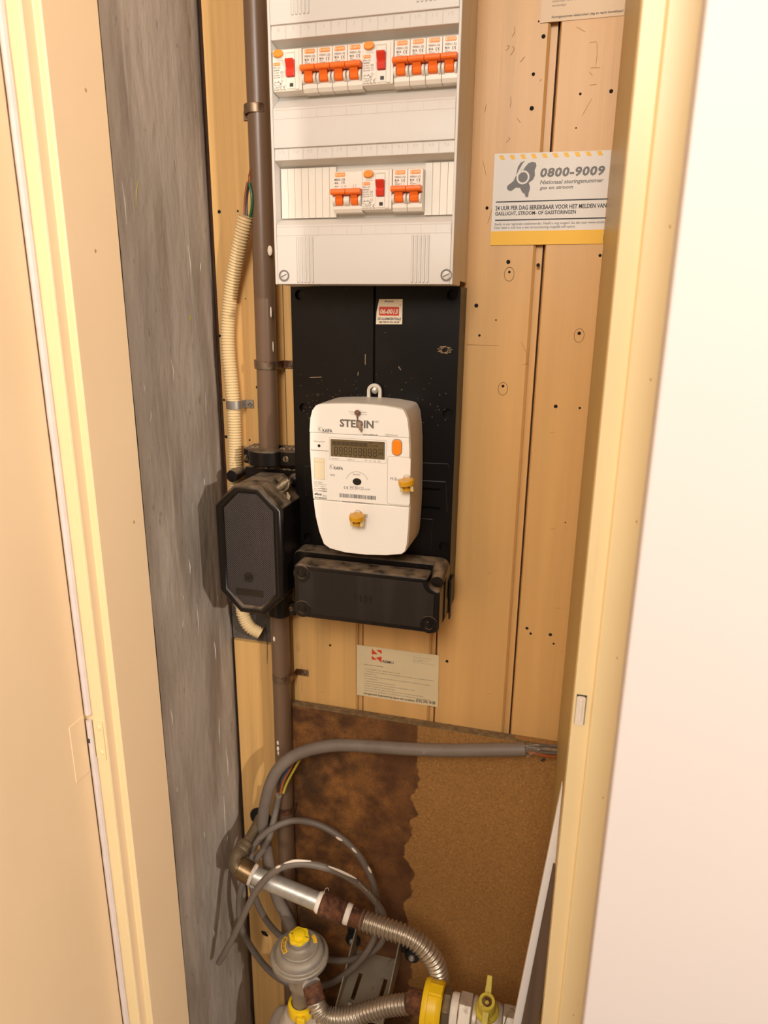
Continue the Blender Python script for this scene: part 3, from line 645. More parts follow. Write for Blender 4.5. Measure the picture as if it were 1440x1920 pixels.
def rcd():
    W = mp*2-0.0003; r = thing('residual_current_device', (0, 0, 0), 'x', 'breaker', 'residual current devices')
    prof = [(0, .0224), (-.0145, .0224), (-.0158, .0216), (-.0166, -.0190), (-.0160, -.0200), (0, -.0215)]
    ob('body', MB().side(prof, 0.0002, W), 'device_plastic', r, bev=0.0004)
    ob('label_plate', MB().side([(-.0155, .0195), (-.0168, .0188), (-.0172, -.0183), (-.0160, -.0188)], 0.0004, 0.0160), 'device_plastic', r, bev=0.0003)
    bt = ob('button_rim', MB().add([], []).prism(circ(.0084, .0172, .0068, .0046), -.0176, -.0150), 'base_plastic', r, bev=0.0004)
    ob('test_button', MB().prism(circ(.0082, .0176, .0060, .0039), -.0200, -.0172), 'orange_button', r, bev=0.0009, seg=3)
    yy = -.01745
    g = ob('brand_tag', plate(rrect(.0014, .0098, .0060, .0092, .0008), [], yy+.0001, yy+.0006), 'orange_tag', r)
    a = MB(); put(a, 'E', .0020, .0032, .0067, .0086, yy, bold=.02); put(a, '-norm', .0036, .0092, .0068, .0083, yy); ob('lettering', a, 'tag_print', g, ang=None)
    b = MB()
    put(b, 'TEST MONTHLY', .0042, .0136, .0107, .0114, yy); put(b, 'ENL1-63', .0014, .0098, .0032, .0048, yy); put(b, '2n/40A', .0016, .0090, .0007, .0022, yy, bold=.02)
    for i, s_ in enumerate(('Un 230V~', 'I\u0394n 30mA', 'IEC61008')): put(b, s_, .0016, .0090, -.0018-.0024*i, -.0004-.0024*i, yy)
    frame_lines(b, .0100, .0132, -.0018, -.0002, yy, .0003)
    arc(b, .0117, -.0046, .0013, .0016, 0, 360, yy, 18); arc(b, .0118, -.0098, .0010, .0013, 0, 360, yy, 14)
    frame_lines(b, .0020, .0092, -.0140, -.0108, yy, .0003); put(b, '1 3', .0030, .0080, -.0106, -.0094, yy); put(b, '2 4', .0040, .0085, -.0160, -.0148, yy); quad(b, .0090, .0120, -.0126, -.0123, yy); arc(b, .0098, -.0124, .0006, .0010, 0, 360, yy, 12)
    put(b, 'IEC 61008-1', .0018, .0082, -.0168, -.0158, yy); put(b, 'EN 61008-1', .0018, .0082, -.0186, -.0176, yy); ce(b, .0092, -.0187, .0044, yy, .13)
    ob('lettering', b, 'ink_soft', r, ang=None)
    x0, x1 = .0168, .0274
    ob('toggle_slot', MB().box(x0, x1, -.0165, -.0158, .0150, .0188), 'faint_print', r)
    ob('side_rib', MB().side([(-.0150, .0214), (-.0172, .0207), (-.0178, -.0186), (-.0160, -.0196)], x1+.0003, .0322), 'device_plastic', r, bev=0.0004)
    ob('toggle_cover', MB().side([(-.0155, .0172), (-.0172, .0172), (-.0176, .0105), (-.0160, .0105)], x0+.0002, x1-.0001), 'device_plastic', r, bev=0.0003)
    ob('toggle', MB().side([(-.0150, .0106), (-.0225, .0112), (-.0232, .0098), (-.0190, .0020), (-.0205, .0004), (-.0196, -.0058), (-.0150, -.0064)], x0+.0006, x1-.0004), 'red_toggle', r, bev=0.0006)
    ob('toggle_guard', MB().box(x0+.0002, x1-.0001, -.0174, -.0158, -.0180, -.0068), 'device_plastic', r, bev=0.0003)
    ob('indicator_window', MB().box(x0+.0042, x0+.0084, -.0178, -.0172, -.0160, -.0124), 'black_window', r)
    return r
def main_switch():
    W = mp*2-0.0003; r = thing('main_switch', (0, 0, 0), 'two pole main switch with joined orange toggles, leftmost device of the lower row', 'breaker')
    ob('body', MB().side([(0, .0222), (-.0135, .0222), (-.0150, .0212), (-.0156, -.0185), (-.0130, -.0222), (0, -.0225)], 0.0002, W), 'device_plastic', r, bev=0.0004)
    for x, wd in ((.0003, .0038), (.0140, .0070), (W-.0036, .0033)):
        pr = [(-.0140, -.0025)]+[(-.0148-0.0060*sin(pi*i/10)**0.7, -.0025-.0135*i/10) for i in range(1, 10)]+[(-.0140, -.0160)]
        ob('toggle_guard', MB().side(pr, x, x+wd), 'device_plastic', r, bev=0.0005)
    for x in (-.0008, W/2-.0002):
        t = ob('toggle', MB().side([(-.014, .0024), (-.0228, .0026), (-.0250, .0016), (-.0254, -.0020), (-.0244, -.0036), (-.0200, -.0040), (-.014, -.0040)], x+.0001, x+W/2+.0004), 'orange_toggle', r, bev=0.0006)
        ob('toggle_stem', MB().side([(-.014, -.0038), (-.0218, -.0038), (-.0188, -.0080), (-.0199, -.0094), (-.0188, -.0128), (-.0174, -.0144), (-.014, -.0148)], x+.0050, x+.0135), 'orange_toggle', t, bev=0.0004)
    yy = -.0152
    g = ob('brand_tag', plate(rrect(.0024, .0148, .0162, .0206, .0010), [], yy, yy+.0006), 'orange_tag', r)
    a = MB(); put(a, 'E', .0033, .0052, .0172, .0198, yy-.0001, bold=.02); put(a, '-norm', .0056, .0140, .0174, .0194, yy-.0001, bold=.01); ob('lettering', a, 'tag_print', g, ang=None)
    b = MB(); put(b, 'MSG-125', .0018, .0146, .0122, .0144, yy-.0003, bold=.01); put(b, '40A', .0018, .0066, .0086, .0108, yy-.0003, bold=.015); ce(b, .0102, .0086, .0028, yy-.0003)
    put(b, '400V~', .0018, .0072, .0054, .0068, yy-.0004); put(b, '50Hz', .0018, .0062, .0028, .0042, yy-.0004); put(b, 'ON', .0134, .0160, .0056, .0068, yy-.0004); put(b, 'OFF', .0124, .0160, .0028, .0040, yy-.0004); quad(b, .0106, .0109, .0028, .0068, yy-.0004)
    for x in (.0250, .0276): quad(b, x, x+.0003, .0030, .0048, yy-.0004); quad(b, x, x+.0003, .0066, .0078, yy-.0004); b.add([(x, yy-.0004, .0048), (x+.0003, yy-.0004, .0048), (x-.0009, yy-.0004, .0066), (x-.0012, yy-.0004, .0066)], [(0, 1, 2, 3)])
    ob('lettering', b, 'ink', r, ang=None); return r
zr1, zr2 = 1.55+0.2615, 1.55+0.1340
yd = -FL-0.0002
def slot(k, zc): return (mx0+mp*k+0.00015, yd, zc)
r0 = rcd(); r0.location = slot(0, zr1); r0['label'] = 'residual current device with red toggle, far left of the upper breaker row'
c = copytree(r0, slot(6, zr1)); c['label'] = 'residual current device with red toggle, mid upper row between two sets of breakers'
c = copytree(r0, slot(6, zr2)); c['label'] = 'residual current device with red toggle, in the lower breaker row'
m0 = mcb(); m0.location = slot(2, zr1)
ORD = ('first', 'second', 'third', 'fourth')
m0['label'] = 'orange toggle circuit breaker, first from the left in the upper row'
for k, row, lab in ((3, 0, 'second from the left in the upper row'), (4, 0, 'third from the left in the upper row'), (5, 0, 'just left of the mid-row red toggle in the upper row'),
                    (8, 0, 'just right of the mid-row red toggle in the upper row'), (9, 0, 'third from the right in the upper row'), (10, 0, 'second from the right in the upper row'), (11, 0, 'rightmost in the upper row'),
                    (8, 1, 'just right of the red toggle in the lower row'), (9, 1, 'rightmost in the lower row beside the blank strips')):
    c = copytree(m0, slot(k, (zr1, zr2)[row])); c['label'] = 'orange toggle circuit breaker, '+lab
ms = main_switch(); ms.location = slot(4, zr2)

# ================================================================ black meter board
bx0, bx1, bz0, bz1 = -0.3691, -0.1427, 1.1424, 1.5817
xg = -0.2537
mbd = thing('meter_board', ((bx0+bx1)/2, 0, bz0), 'black plastic meter board with screw holes, behind the white electricity meter', 'board')
HB = [(-0.3564,1.5709), (-0.3539,1.4223), (-0.3516,1.2345)]; HR = [(-0.1533,1.5717), (-0.1532,1.4237), (-0.1524,1.2406)]
r_ = 0.0068
pl1 = [(bx0, bz0), (xg-0.0016, bz0), (xg-0.0016, bz1), (bx0, bz1)]
SL = [rrect(*v, 0.002) for v in ((-0.1863, -0.1596, 1.3198, 1.3227), (-0.1854, -0.1587, 1.2935, 1.2965))]
pr1 = [(xg+0.0016, bz0), (bx1, bz0), (bx1, bz1), (xg+0.0016, bz1)]
ob('board_panel', plate(pl1, [circ(p[0], p[1], r_) for p in HB], -0.0500, -0.0440), 'black_board', mbd, bev=0.0006, seg=1)
ob('board_panel', plate(pr1, [circ(p[0], p[1], r_) for p in HR]+SL, -0.0500, -0.0440), 'black_board', mbd, bev=0.0006, seg=1)
ob('board_frame', MB().box(bx0, bx1, -0.0438, -0.0006, bz0, bz1), 'black_board', mbd, bev=0.0006, seg=1)
rdg = MB()
def ridge(a, b, r=0.0007): rdg.tube([(a[0], -0.0502, a[1]), (b[0], -0.0502, b[1])], r, 6)
q1 = [(-0.1863,1.3318), (-0.1527,1.3321), (-0.1497,1.2906)]
for a, b in zip(q1, q1[1:]): ridge(a, b, 0.0011)
q2 = [(-0.187,1.3561), (-0.1507,1.3571), (-0.1491,1.3514)]
for a, b in zip(q2, q2[1:]): ridge(a, b)
q3 = [(-0.1879,1.2782), (-0.1693,1.2783), (-0.1702,1.2349)]
for a, b in zip(q3, q3[1:]): ridge(a, b)
q4 = [(-0.3398,1.3406), (-0.3542,1.3404), (-0.3535,1.2969)]
for a, b in zip(q4, q4[1:]): ridge(a, b)
ob('moulded_ridge', rdg, 'black_rubber', mbd, kind='stuff')
sc = MB()
for i in range(90):
    t = random.random(); x = bx0+0.01+random.random()*(bx1-bx0-0.02); z_ = 1.4724-0.035*random.random()**1.5*(1 if i % 3 else -1)-0.03
    a = random.random()*3.14; l_ = 0.0006+0.0018*random.random()**3
    sc.tube([(x, -0.0501, z_), (x+l_*cos(a), -0.0501, z_+l_*sin(a))], 0.00025, 4)
for a, b in (((-0.2659,-0.0501,1.4969), (-0.2659,-0.0501,1.4832)), ((-0.2755,-0.0501,1.4739), (-0.2762,-0.0501,1.469)), ((-0.2208,-0.0502,1.4824), (-0.2172,-0.0502,1.4778)), ((-0.3444,-0.0501,1.4639), (-0.3275,-0.0501,1.4651))): sc.tube([a, b], 0.0006, 5)
ob('dust_speck', sc, 'dust_heap', mbd, kind='stuff')
fb = MB(); cx_, cz_ = (-0.1603,1.5049)
for i in range(9):
    a = i*0.7; fb.tube(cr([(cx_+0.010*cos(a), -0.0503, cz_+0.005*sin(a)), (cx_+0.004*cos(a+1.2), -0.0503, cz_+0.004*sin(a+1.4)), (cx_+0.009*cos(a+2.4), -0.0503, cz_+0.0045*sin(a+2.2))], 4), 0.0003, 4)
ob('glue_residue', fb, 'dust_heap', mbd, kind='stuff')

# red alarm number sticker
rs = MB().prism([(-0.2515, 1.5351), (-0.2167, 1.5356), (-0.2166, 1.5663), (-0.2475, 1.5661), (-0.2509, 1.5503)], -0.0508, -0.0501)
rst = tag(ob('alarm_sticker', rs, 'sticker_cream'), 'small cream sticker with a red number field on the black meter board', 'sticker')
def T5(x0, y0, x1, y1): pass
ob('number_field', MB().prism(rrect(-0.2473,-0.221,1.546,1.5569, 0.0008), -0.0510, -0.0508), 'sticker_red', rst)
a = MB(); put(a, '06-0013', -0.2458,-0.2224,1.548,1.5543, -0.0512, shear=0.2, bold=0.03); ob('lettering', a, 'sticker_cream', rst, ang=None, label='cream lettering on the red field')
a = MB(); put(a, 'Bel gratis', -0.2403,-0.2283,1.562,1.5648, -0.0510, shear=0.2, bold=0.02)
put(a, 'DE ALARMCENTRALE', -0.2493,-0.2181,1.5405,1.5437, -0.0510, shear=0.2, bold=0.03); put(a, 'BIJ PECH IN HUIS', -0.2471,-0.2201,1.5362,1.5391, -0.0510, shear=0.2, bold=0.03)
c_ = (-0.2195,1.5588); arc(a, c_[0], c_[1], 0.0008, 0.0011, 0, 360, -0.0510)
ob('lettering', a, 'ink', rst, ang=None)

# ================================================================ electricity meter
OUT = [(-0.3082,1.4378), (-0.3132,1.4315), (-0.3162,1.4209), (-0.3176,1.4036), (-0.318,1.3795), (-0.3172,1.3579), (-0.3161,1.3373), (-0.3147,1.3166), (-0.3116,1.2914), (-0.3068,1.2704), (-0.3005,1.2537), (-0.2919,1.2484), (-0.2702,1.2448), (-0.2417,1.2445), (-0.2137,1.2467), (-0.193,1.2505), (-0.1883,1.255), (-0.1861,1.265), (-0.1848,1.286), (-0.184,1.3162), (-0.1843,1.3537), (-0.1854,1.3928), (-0.1868,1.4107), (-0.1891,1.4271), (-0.1938,1.4367), (-0.1991,1.4384), (-0.216,1.4408), (-0.2358,1.4419), (-0.2625,1.442), (-0.2828,1.441), (-0.3006,1.4396)]
em = thing('electricity_meter', (OUT[13][0], -0.05, OUT[13][1]), 'white electricity meter with a dark display and orange button on the black board', 'meter')
cxm = sum(p[0] for p in OUT)/len(OUT); czm = sum(p[1] for p in OUT)/len(OUT)
def inset(pl, d): return [(cxm+(x-cxm)*(1-d/0.065), czm+(z_-czm)*(1-d/0.105)) for x, z_ in pl]
ob('housing', MB().prism(OUT, -0.1240, -0.0506), 'meter_side', em, bev=0.004, seg=3, ang=40)
zs1, zs2 = 1.4029, 1.3148
F0 = inset(OUT, 0.0008)
for nm, pl in (('top_cover', clip(F0, zs1+0.0003, True)), ('front_panel', clip(clip(F0, zs1-0.0003, False), zs2+0.0004, True)), ('terminal_cover', clip(F0, zs2-0.0004, False))):
    ob(nm, MB().prism(pl, -0.1262, -0.1190), 'meter_white', em, bev=0.0012, seg=2, ang=40)
yq = -0.12635
pan = thing  # (name kept short below)
lc = ob('display', MB().prism(rrect(-0.2886,-0.2176,1.3738,1.3959, 0.0006), -0.1266, -0.1258), 'lcd_glass', em)
ob('display_frame', frame_lines(MB(), -0.2904,-0.2155,1.369,1.398, yq, 0.0003), 'seam_grey', em, ang=None)
dg = MB(); cell = MB()
def seg7(mb, x0, x1, z0, z1, y, w_):
    zm = (z0+z1)/2
    for zz in (z0, zm-w_/2, z1-w_): quad(mb, x0+w_, x1-w_, zz, zz+w_, y)
    for xx in (x0, x1-w_): quad(mb, xx, xx+w_, z0+w_*.6, zm-w_*.4, y); quad(mb, xx, xx+w_, zm+w_*.4, z1-w_*.6, y)
dx0, dx1, dz0, dz1 = -0.2841,-0.2266,1.3765,1.3867
for i in range(9):
    x = dx0+(dx1-dx0)*i/9; seg7(dg, x+0.0003, x+(dx1-dx0)/9*0.78, dz0, dz1-0.0002, -0.1267, 0.0009)
    quad(dg, x+0.002, x+0.0035, dz0-0.0018, dz0-0.001, -0.1267)
ux0, ux1, uz0, uz1 = -0.2865,-0.2397,1.3883,1.3937
for i in range(8):
    x = ux0+(ux1-ux0)*i/8; quad(cell, x+0.0002, x+(ux1-ux0)/8-0.0004, uz0, uz1, -0.1267)
put(dg, 'GSM', -0.2388,-0.2337,1.3928,1.3949, -0.1267); put(dg, 'Tariff', -0.2384,-0.2263,1.3891,1.3913, -0.1267); put(dg, '->', -0.2263,-0.2203,1.3936,1.3948, -0.1267); put(dg, 'kWh', -0.2256,-0.2191,1.3787,1.3835, -0.1267); put(dg, 'm3', -0.2254,-0.22,1.3845,1.3879, -0.1267)
ob('display_digit', dg, 'lcd_ink', lc, ang=None); ob('display_cell', cell, 'lcd_cell', lc, ang=None)
bx = (-0.2079,-0.1963,1.3804,1.3997); ob('menu_button', MB().prism(rrect(*bx, (bx[1]-bx[0])/2-0.0001, 8), -0.1275, -0.1258), 'orange_button', em, bev=0.0006)
ob('button_rim', MB().prism(rrect(bx[0]-0.0009, bx[1]+0.0009, bx[2]-0.0009, bx[3]+0.0012, (bx[1]-bx[0])/2), -0.1264, -0.1258), 'seam_grey', em)
dr = (-0.2136,-0.1845,1.3172,1.3783); ob('bus_door', MB().prism(rrect(dr[0], dr[1], dr[2], dr[3], 0.003), -0.1265, -0.1256), 'meter_white', em, bev=0.0003)
ob('bus_door_gap', MB().prism(rrect(dr[0]-0.0004, dr[1]+0.0004, dr[2]-0.0004, dr[3]+0.0004, 0.0033), -0.12632, -0.1256), 'seam_grey', em)
ow = (-0.2537,-0.1262,1.3429)
ob('optical_window', MB().prism(circ(ow[0], ow[2], 0.0058, 0.0046), -0.1268, -0.1255), 'black_window', em, bev=0.0004)
ob('optical_ring', arc(MB(), ow[0], ow[2]-0.002, 0.0148, 0.0153, 20, 160, yq), 'seam_grey', em, ang=None)
ld = (-0.3042,-0.1262,1.3862); ob('pulse_lamp', MB().lathe([(0.0020, 0), (0.0018, 0.0006)], (ld[0], -0.1261, ld[2]), (0, -1, 0), 16), 'black_window', em)
ob('hatch', MB().prism(rrect(-0.3111,-0.2974,1.3424,1.3701, 0.0014), -0.1266, -0.1256), 'meter_cream', em, bev=0.0003)
hr = (-0.3111,-0.2974,1.3424,1.3701); hl2 = frame_lines(MB(), hr[0]-0.0002, hr[1]+0.0002, hr[2]-0.0002, hr[3]+0.0002, yq, 0.0003); quad(hl2, hr[0], hr[1], hr[3]-0.0052, hr[3]-0.0049, -0.12665); ob('hatch_line', hl2, 'seam_grey', em, ang=None)
sm = MB(); quad(sm, -0.3154,-0.2913,1.3805,1.3796, yq); quad(sm, -0.2941,-0.294,1.3434,1.3799, yq)
ob('seam_line', sm, 'seam_grey', em, ang=None)
g1, g2, g3 = MB(), MB(), MB()
put(g1, 'STEDIN', -0.2763,-0.2321,1.4118,1.4217, yq, bold=0.035); put(g1, '.NET', -0.2316,-0.2255,1.4191,1.4218, yq)
put(g2, 'KAIFA', -0.299,-0.2862,1.4038,1.4083, yq, bold=0.02); put(g2, 'KAIFA', -0.2844,-0.2723,1.3567,1.3609, yq, bold=0.02)
for lo in ((-0.305,-0.2996,1.4048,1.4103), (-0.2904,-0.285,1.3573,1.3629)):
    x0, x1, z0, z1 = lo; frame_lines(g3, x0, x1, z0, z1, yq, 0.0002); put(g3, 'K', x0+0.001, x0+(x1-x0)*0.7, z0+0.0008, z1-0.0008, yq)
put(g2, 'www.stedin.net', -0.2462,-0.2271,1.4033,1.4052, yq, bold=0.015); put(g3, 'GPRS Module', -0.2174,-0.2008,1.4041,1.4061, yq)
put(g3, '2000imp/kWh', -0.3116,-0.2967,1.3903,1.3926, yq); put(g3, 'A0 BTO', -0.2872,-0.2775,1.37,1.3716, yq); put(g3, 'kW L1', -0.266,-0.2568,1.37,1.3718, yq); put(g3, 'FF  S1  S2  S3', -0.2434,-0.2232,1.3702,1.372, yq)
put(g3, '53025', -0.2901,-0.2833,1.3479,1.3505, yq); put(g3, 'MA105C', -0.2589,-0.2493,1.3509,1.3532, yq); put(g3, 'M-Bus', -0.2098,-0.1973,1.3482,1.3521, yq-0.0003)
c2 = (-0.2713,-0.1262,1.3319); ce(g2, c2[0], c2[2], 0.0040, yq); put(g3, 'M150122', -0.2625,-0.2447,1.3328,1.3363, yq); frame_lines(g3, -0.2632,-0.2541,1.3321,1.337, yq, 0.0002); put(g3, 'inside', -0.2439,-0.2362,1.3331,1.3351, yq)
b0 = (-0.2774,-0.2291,1.3178,1.3256); rnd = random.Random(3); x = b0[0]; hh = (b0[3]-b0[2])*0.66
while x < b0[1]-0.0006:
    wd = rnd.choice((0.0003, 0.0005, 0.0009, 0.0006)); quad(g2, x, x+wd, b0[2]+0.003, b0[2]+0.003+hh, yq); x += wd+rnd.choice((0.0003, 0.0004, 0.0007))
put(g3, 'E0025100068683216', -0.2734,-0.232,1.3145,1.3163, yq)
lines(g3, [('230V 50Hz', .62), ('0,25-5(80)A Cl.A', 1), ('-25\u00b0C - +55\u00b0C', .9)], -0.3121,-0.2944,1.3312,1.3393, yq)
frame_lines(g3, -0.3118,-0.3079,1.326,1.3302, yq, 0.0002); frame_lines(g3, -0.3107,-0.309,1.3271,1.3292, yq, 0.0002)
for v in ((-0.3068,-0.294,1.3304,1.3297), (-0.3069,-0.2941,1.3274,1.3267)): quad(g3, *v, yq)
for v in ((-0.3007,-0.2973,1.3293,1.3309), (-0.2996,-0.2965,1.3264,1.3279)): frame_lines(g3, *v, yq, 0.0002)
put(g2, 'efluna', -0.3116,-0.3017,1.321,1.3244, yq, shear=0.3, bold=0.03); put(g2, '2016', -0.3,-0.2949,1.3196,1.3219, yq); put(g2, 'EN100000602', -0.3113,-0.2946,1.3165,1.3188, yq, bold=0.02)
ob('lettering', g1, 'stedin_grey', em, ang=None, label='large grey lettering'); ob('lettering', g2, 'ink', em, ang=None); ob('lettering', g3, 'ink_soft', em, ang=None)
lg = (-0.261,-0.2414,1.4423,1.4599); xm = (lg[0]+lg[1])/2; rr_ = (lg[1]-lg[0])/2
lug_o = [(lg[0], lg[2]-0.004), (lg[1], lg[2]-0.004)]+[(xm+rr_*cos(a), lg[3]-rr_+rr_*sin(a)) for a in [pi*i/14 for i in range(15)]]
lug_h = [(xm-rr_*.55, lg[2]-0.002), (xm+rr_*.55, lg[2]-0.002)]+[(xm+rr_*.6*cos(a), lg[3]-rr_+rr_*.6*sin(a)) for a in [pi*i/14 for i in range(15)]]
lug = ob('hanging_lug', plate(lug_o, [lug_h], -0.0585, -0.0545), 'meter_side', em, bev=0.0005)
h, s_ = MB(), MB(); h.lathe([(0.0052, 0), (0.0052, 0.006), (0.0040, 0.010), (0.0006, 0.0115)], (xm-0.0005, -0.0515, lg[3]-rr_*0.95), (0.25, -1, 0.1), 16); hd = ob('lug_screw', h, 'galvanised', em)
def slot_mark(c, wd): return quad(MB(), c[0]-wd, c[0]+wd, c[2]-0.0003, c[2]+0.0003, yq)
sw = MB()
for v in ((-0.2645,-0.2412,1.4316,1.431), (-0.2628,-0.2412,1.429,1.4285), (-0.2628,-0.2393,1.3007,1.2991), (-0.2569,-0.2393,1.298,1.2968), (-0.2046,-0.1998,1.3446,1.3448), (-0.2046,-0.1997,1.3429,1.3429)): quad(sw, *v, yq)
ob('screw_recess', sw, 'seam_grey', em, ang=None)
# seals on the meter
ts = (-0.2523,-0.128,1.4308)
s0 = thing('wire_seal', ts, 'pinkish lead seal on a twisted wire hanging over the grey lettering of the meter', 'seal')
ob('seal_screw', MB().lathe([(0.0028, -0.0016), (0.0028, 0.001), (0.0016, 0.002)], ts, (0, -1, 0), 14), 'seal_wire', s0)
ob('wire_loop', MB().tube([(ts[0]+0.0036*cos(a), ts[1]-0.0008, ts[2]+0.0032*sin(a)) for a in [2*pi*i/16 for i in range(16)]], 0.0005, 6, closed=True), 'seal_wire', s0)
w2 = MB(); w2.tube(cr([(-0.2535,-0.128,1.4288), (-0.2529,-0.129,1.4245), (-0.2512,-0.129,1.4188)], 6), 0.0005, 6); w2.tube(cr([(-0.2515,-0.128,1.4289), (-0.2521,-0.1285,1.4245), (-0.2508,-0.129,1.4185)], 6), 0.0005, 6); ob('twisted_wire', w2, 'seal_wire', s0)
ob('lead_tag', MB().tube([(-0.2518,-0.129,1.4192), (-0.2504,-0.1293,1.418), (-0.2488,-0.1293,1.4132), (-0.2475,-0.129,1.4091), (-0.2473,-0.1285,1.407)], [0.0016, 0.0026, 0.0028, 0.0016, 0.0004], 8, flat=0.6), 'lead', s0)
def rotor_seal(c, axis, label):
    c = Vector(c); ax = Vector(axis).normalized(); s = thing('rotor_seal', c, label, 'seal', None)
    ob('seal_cap', MB().lathe([(0.0088, 0.0), (0.0100, 0.0006), (0.0100, 0.0058), (0.0090, 0.0068), (0.003, 0.0068)], c, ax, 24), 'seal_yellow', s)
    ob('seal_core', MB().lathe([(0.0030, -0.0075), (0.0052, -0.0070), (0.0052, -0.0044), (0.0034, -0.0040), (0.0034, 0)], c, ax, 18), 'seal_yellow', s)
    side = ax.cross(Vector((0, -1, 0))).normalized()
    for k in (-1, 1): ob('seal_prong', MB().box(-0.0019, 0.0019, -0.003, 0.003, -0.0085, -0.0006).__class__().add([c+side*(k*0.0066+dx)+Vector((0, dy, 0))+ax*dz for dz in (-0.0085, -0.0004) for dy in (-0.0032, 0.0032) for dx in (-0.0020, 0.0020)], [(0, 2, 3, 1), (4, 5, 7, 6), (0, 1, 5, 4), (2, 6, 7, 3), (0, 4, 6, 2), (1, 3, 7, 5)]), 'seal_clear', s, bev=0.0006)
    h = MB(); h.tube([c+side*0.004*cos(a)+ax*(0.0085+0.0028*sin(a))+Vector((0, 0.006, 0)) for a in [2*pi*i/14 for i in range(14)]], 0.00045, 6, closed=True); ob('seal_wire', h, 'strand', s)
    return s
rotor_seal((-0.2503,-0.1375,1.2959), (0, -0.12, 1), 'yellow rotor seal at the lower middle of the white meter')
rotor_seal((-0.186,-0.1385,1.3468), (-0.12, -0.10, 1), 'yellow rotor seal at the right edge of the white meter')

# ================================================================ black terminal box below the meter
tx0, tx1 = -0.3655, -0.1500
tz1, tz0 = 1.218, 1.14
tb = thing('terminal_box', ((tx0+tx1)/2, -0.05, tz0), 'long black terminal box with a textured lid below the white meter', 'box')
rx0, rx1 = -0.3636, -0.1423; rz1 = 1.2254; rz0 = tz0-0.003
ob('back_tray', MB().prism(rrect(rx0, rx1, rz0, rz1, 0.012), -0.082, -0.0507), 'black_box', tb, bev=0.002, seg=2)
nx0, nx1 = -0.3489, -0.144
def notch(x0, x1, z0, z1, r, n=0.017):
    out = rrect(x0, x1, z0, z1, r, 4)
    # quarter round notch in the top right corner for the lid screw
    out = [p for p in out if not (p[0] > x1-n and p[1] > z1-n)]
    arc_ = [(x1-n*0+n*0.0-n*(1-sin(a))*0-n*cos(a)*1.0, z1-n*sin(a)) for a in [radians(90-90*i/8) for i in range(9)]]
    k = [i for i, p in enumerate(out) if p[0] > x1-r*1.2 and p[1] < (z0+z1)/2]
    i = max(k)+1
    ins = [(x1-n+n*sin(radians(90*j/8))*0+n*(1-cos(radians(90*j/8))), 0) for j in range(1)]
    pts = [(x1+0.0-n+n*sin(t)*1.0*0+n*(1-cos(t))*0, 0) for t in (0,)]
    arcp = [(x1-n*sin(t), z1-n*cos(t)) for t in [radians(90*(8-j)/8) for j in range(9)]]
    arcp = [(x1-n*cos(t), z1-n*sin(t)) for t in [radians(90-90*j/8) for j in range(9)]]
    return out[:i]+arcp+out[i:]
lid = ob('lid', MB().prism(notch(nx0, nx1, tz0, tz1, 0.008), -0.1160, -0.0822), 'black_box', tb, bev=0.0045, seg=3, ang=50)
ob('lid_face', MB().prism(notch(nx0+0.007, nx1-0.007, tz0+0.007, tz1-0.007, 0.006, 0.015), -0.1172, -0.1150), 'lid_fine', tb, bev=0.0008)
for p in ((nx0+0.013, tz1-0.013), (nx0+0.013, tz0+0.013), (nx1-0.013, tz0+0.013)):
    ob('corner_boss', MB().lathe([(0.0125, 0), (0.0120, 0.0014), (0.0065, 0.0016), (0.0062, 0.0008), (0.0055, 0.0010)], (p[0], -0.1165, p[1]), (0, -1, 0), 24), 'black_box', tb)
ob('screw_post', MB().tube([(nx1-0.006, -0.083, tz1+0.003), (nx1-0.005, -0.100, tz1-0.001), (nx1-0.0045, -0.112, tz1-0.005)], [0.011, 0.0095, 0.0085], 14), 'black_box', tb, ang=60)
h, s_ = MB(), MB(); screw(h, s_, (-0.148,-0.0825,1.2231), 0.0046, 0.0014, 125); hd = ob('tray_screw', h, 'black_rubber', tb); ob('screw_slot', s_, 'clip_steel', hd)
em_ = MB(); c = (-0.2486,1.1788)
for x in (-0.0115, -0.0030, 0.0035, 0.0115): em_.box(c[0]+x-0.0007, c[0]+x+0.0007, -0.1180, -0.1170, c[1]-0.0055, c[1]+0.0055)
em_.box(c[0]-0.0115, c[0]-0.0030, -0.1180, -0.1170, c[1]-0.0007, c[1]+0.0007).box(c[0]+0.0035, c[0]+0.0115, -0.1180, -0.1170, c[1]-0.0007, c[1]+0.0007).box(c[0]-0.003, c[0]+0.0035, -0.1180, -0.1170, c[1]-0.0007, c[1]+0.0007)
ob('lid_emblem', em_, 'black_window', tb, bev=0.0002)
ck = tag(ob('side_clip', MB().box(bx1+0.0004, bx1+0.0042, -0.058, -0.030, 1.1677, 1.1944).box(bx1+0.0006, bx1+0.0030, -0.052, -0.042, 1.1336, 1.1661), 'black_rubber', bev=0.001), 'narrow black clip on the right edge of the meter board, by the terminal box', 'clip')

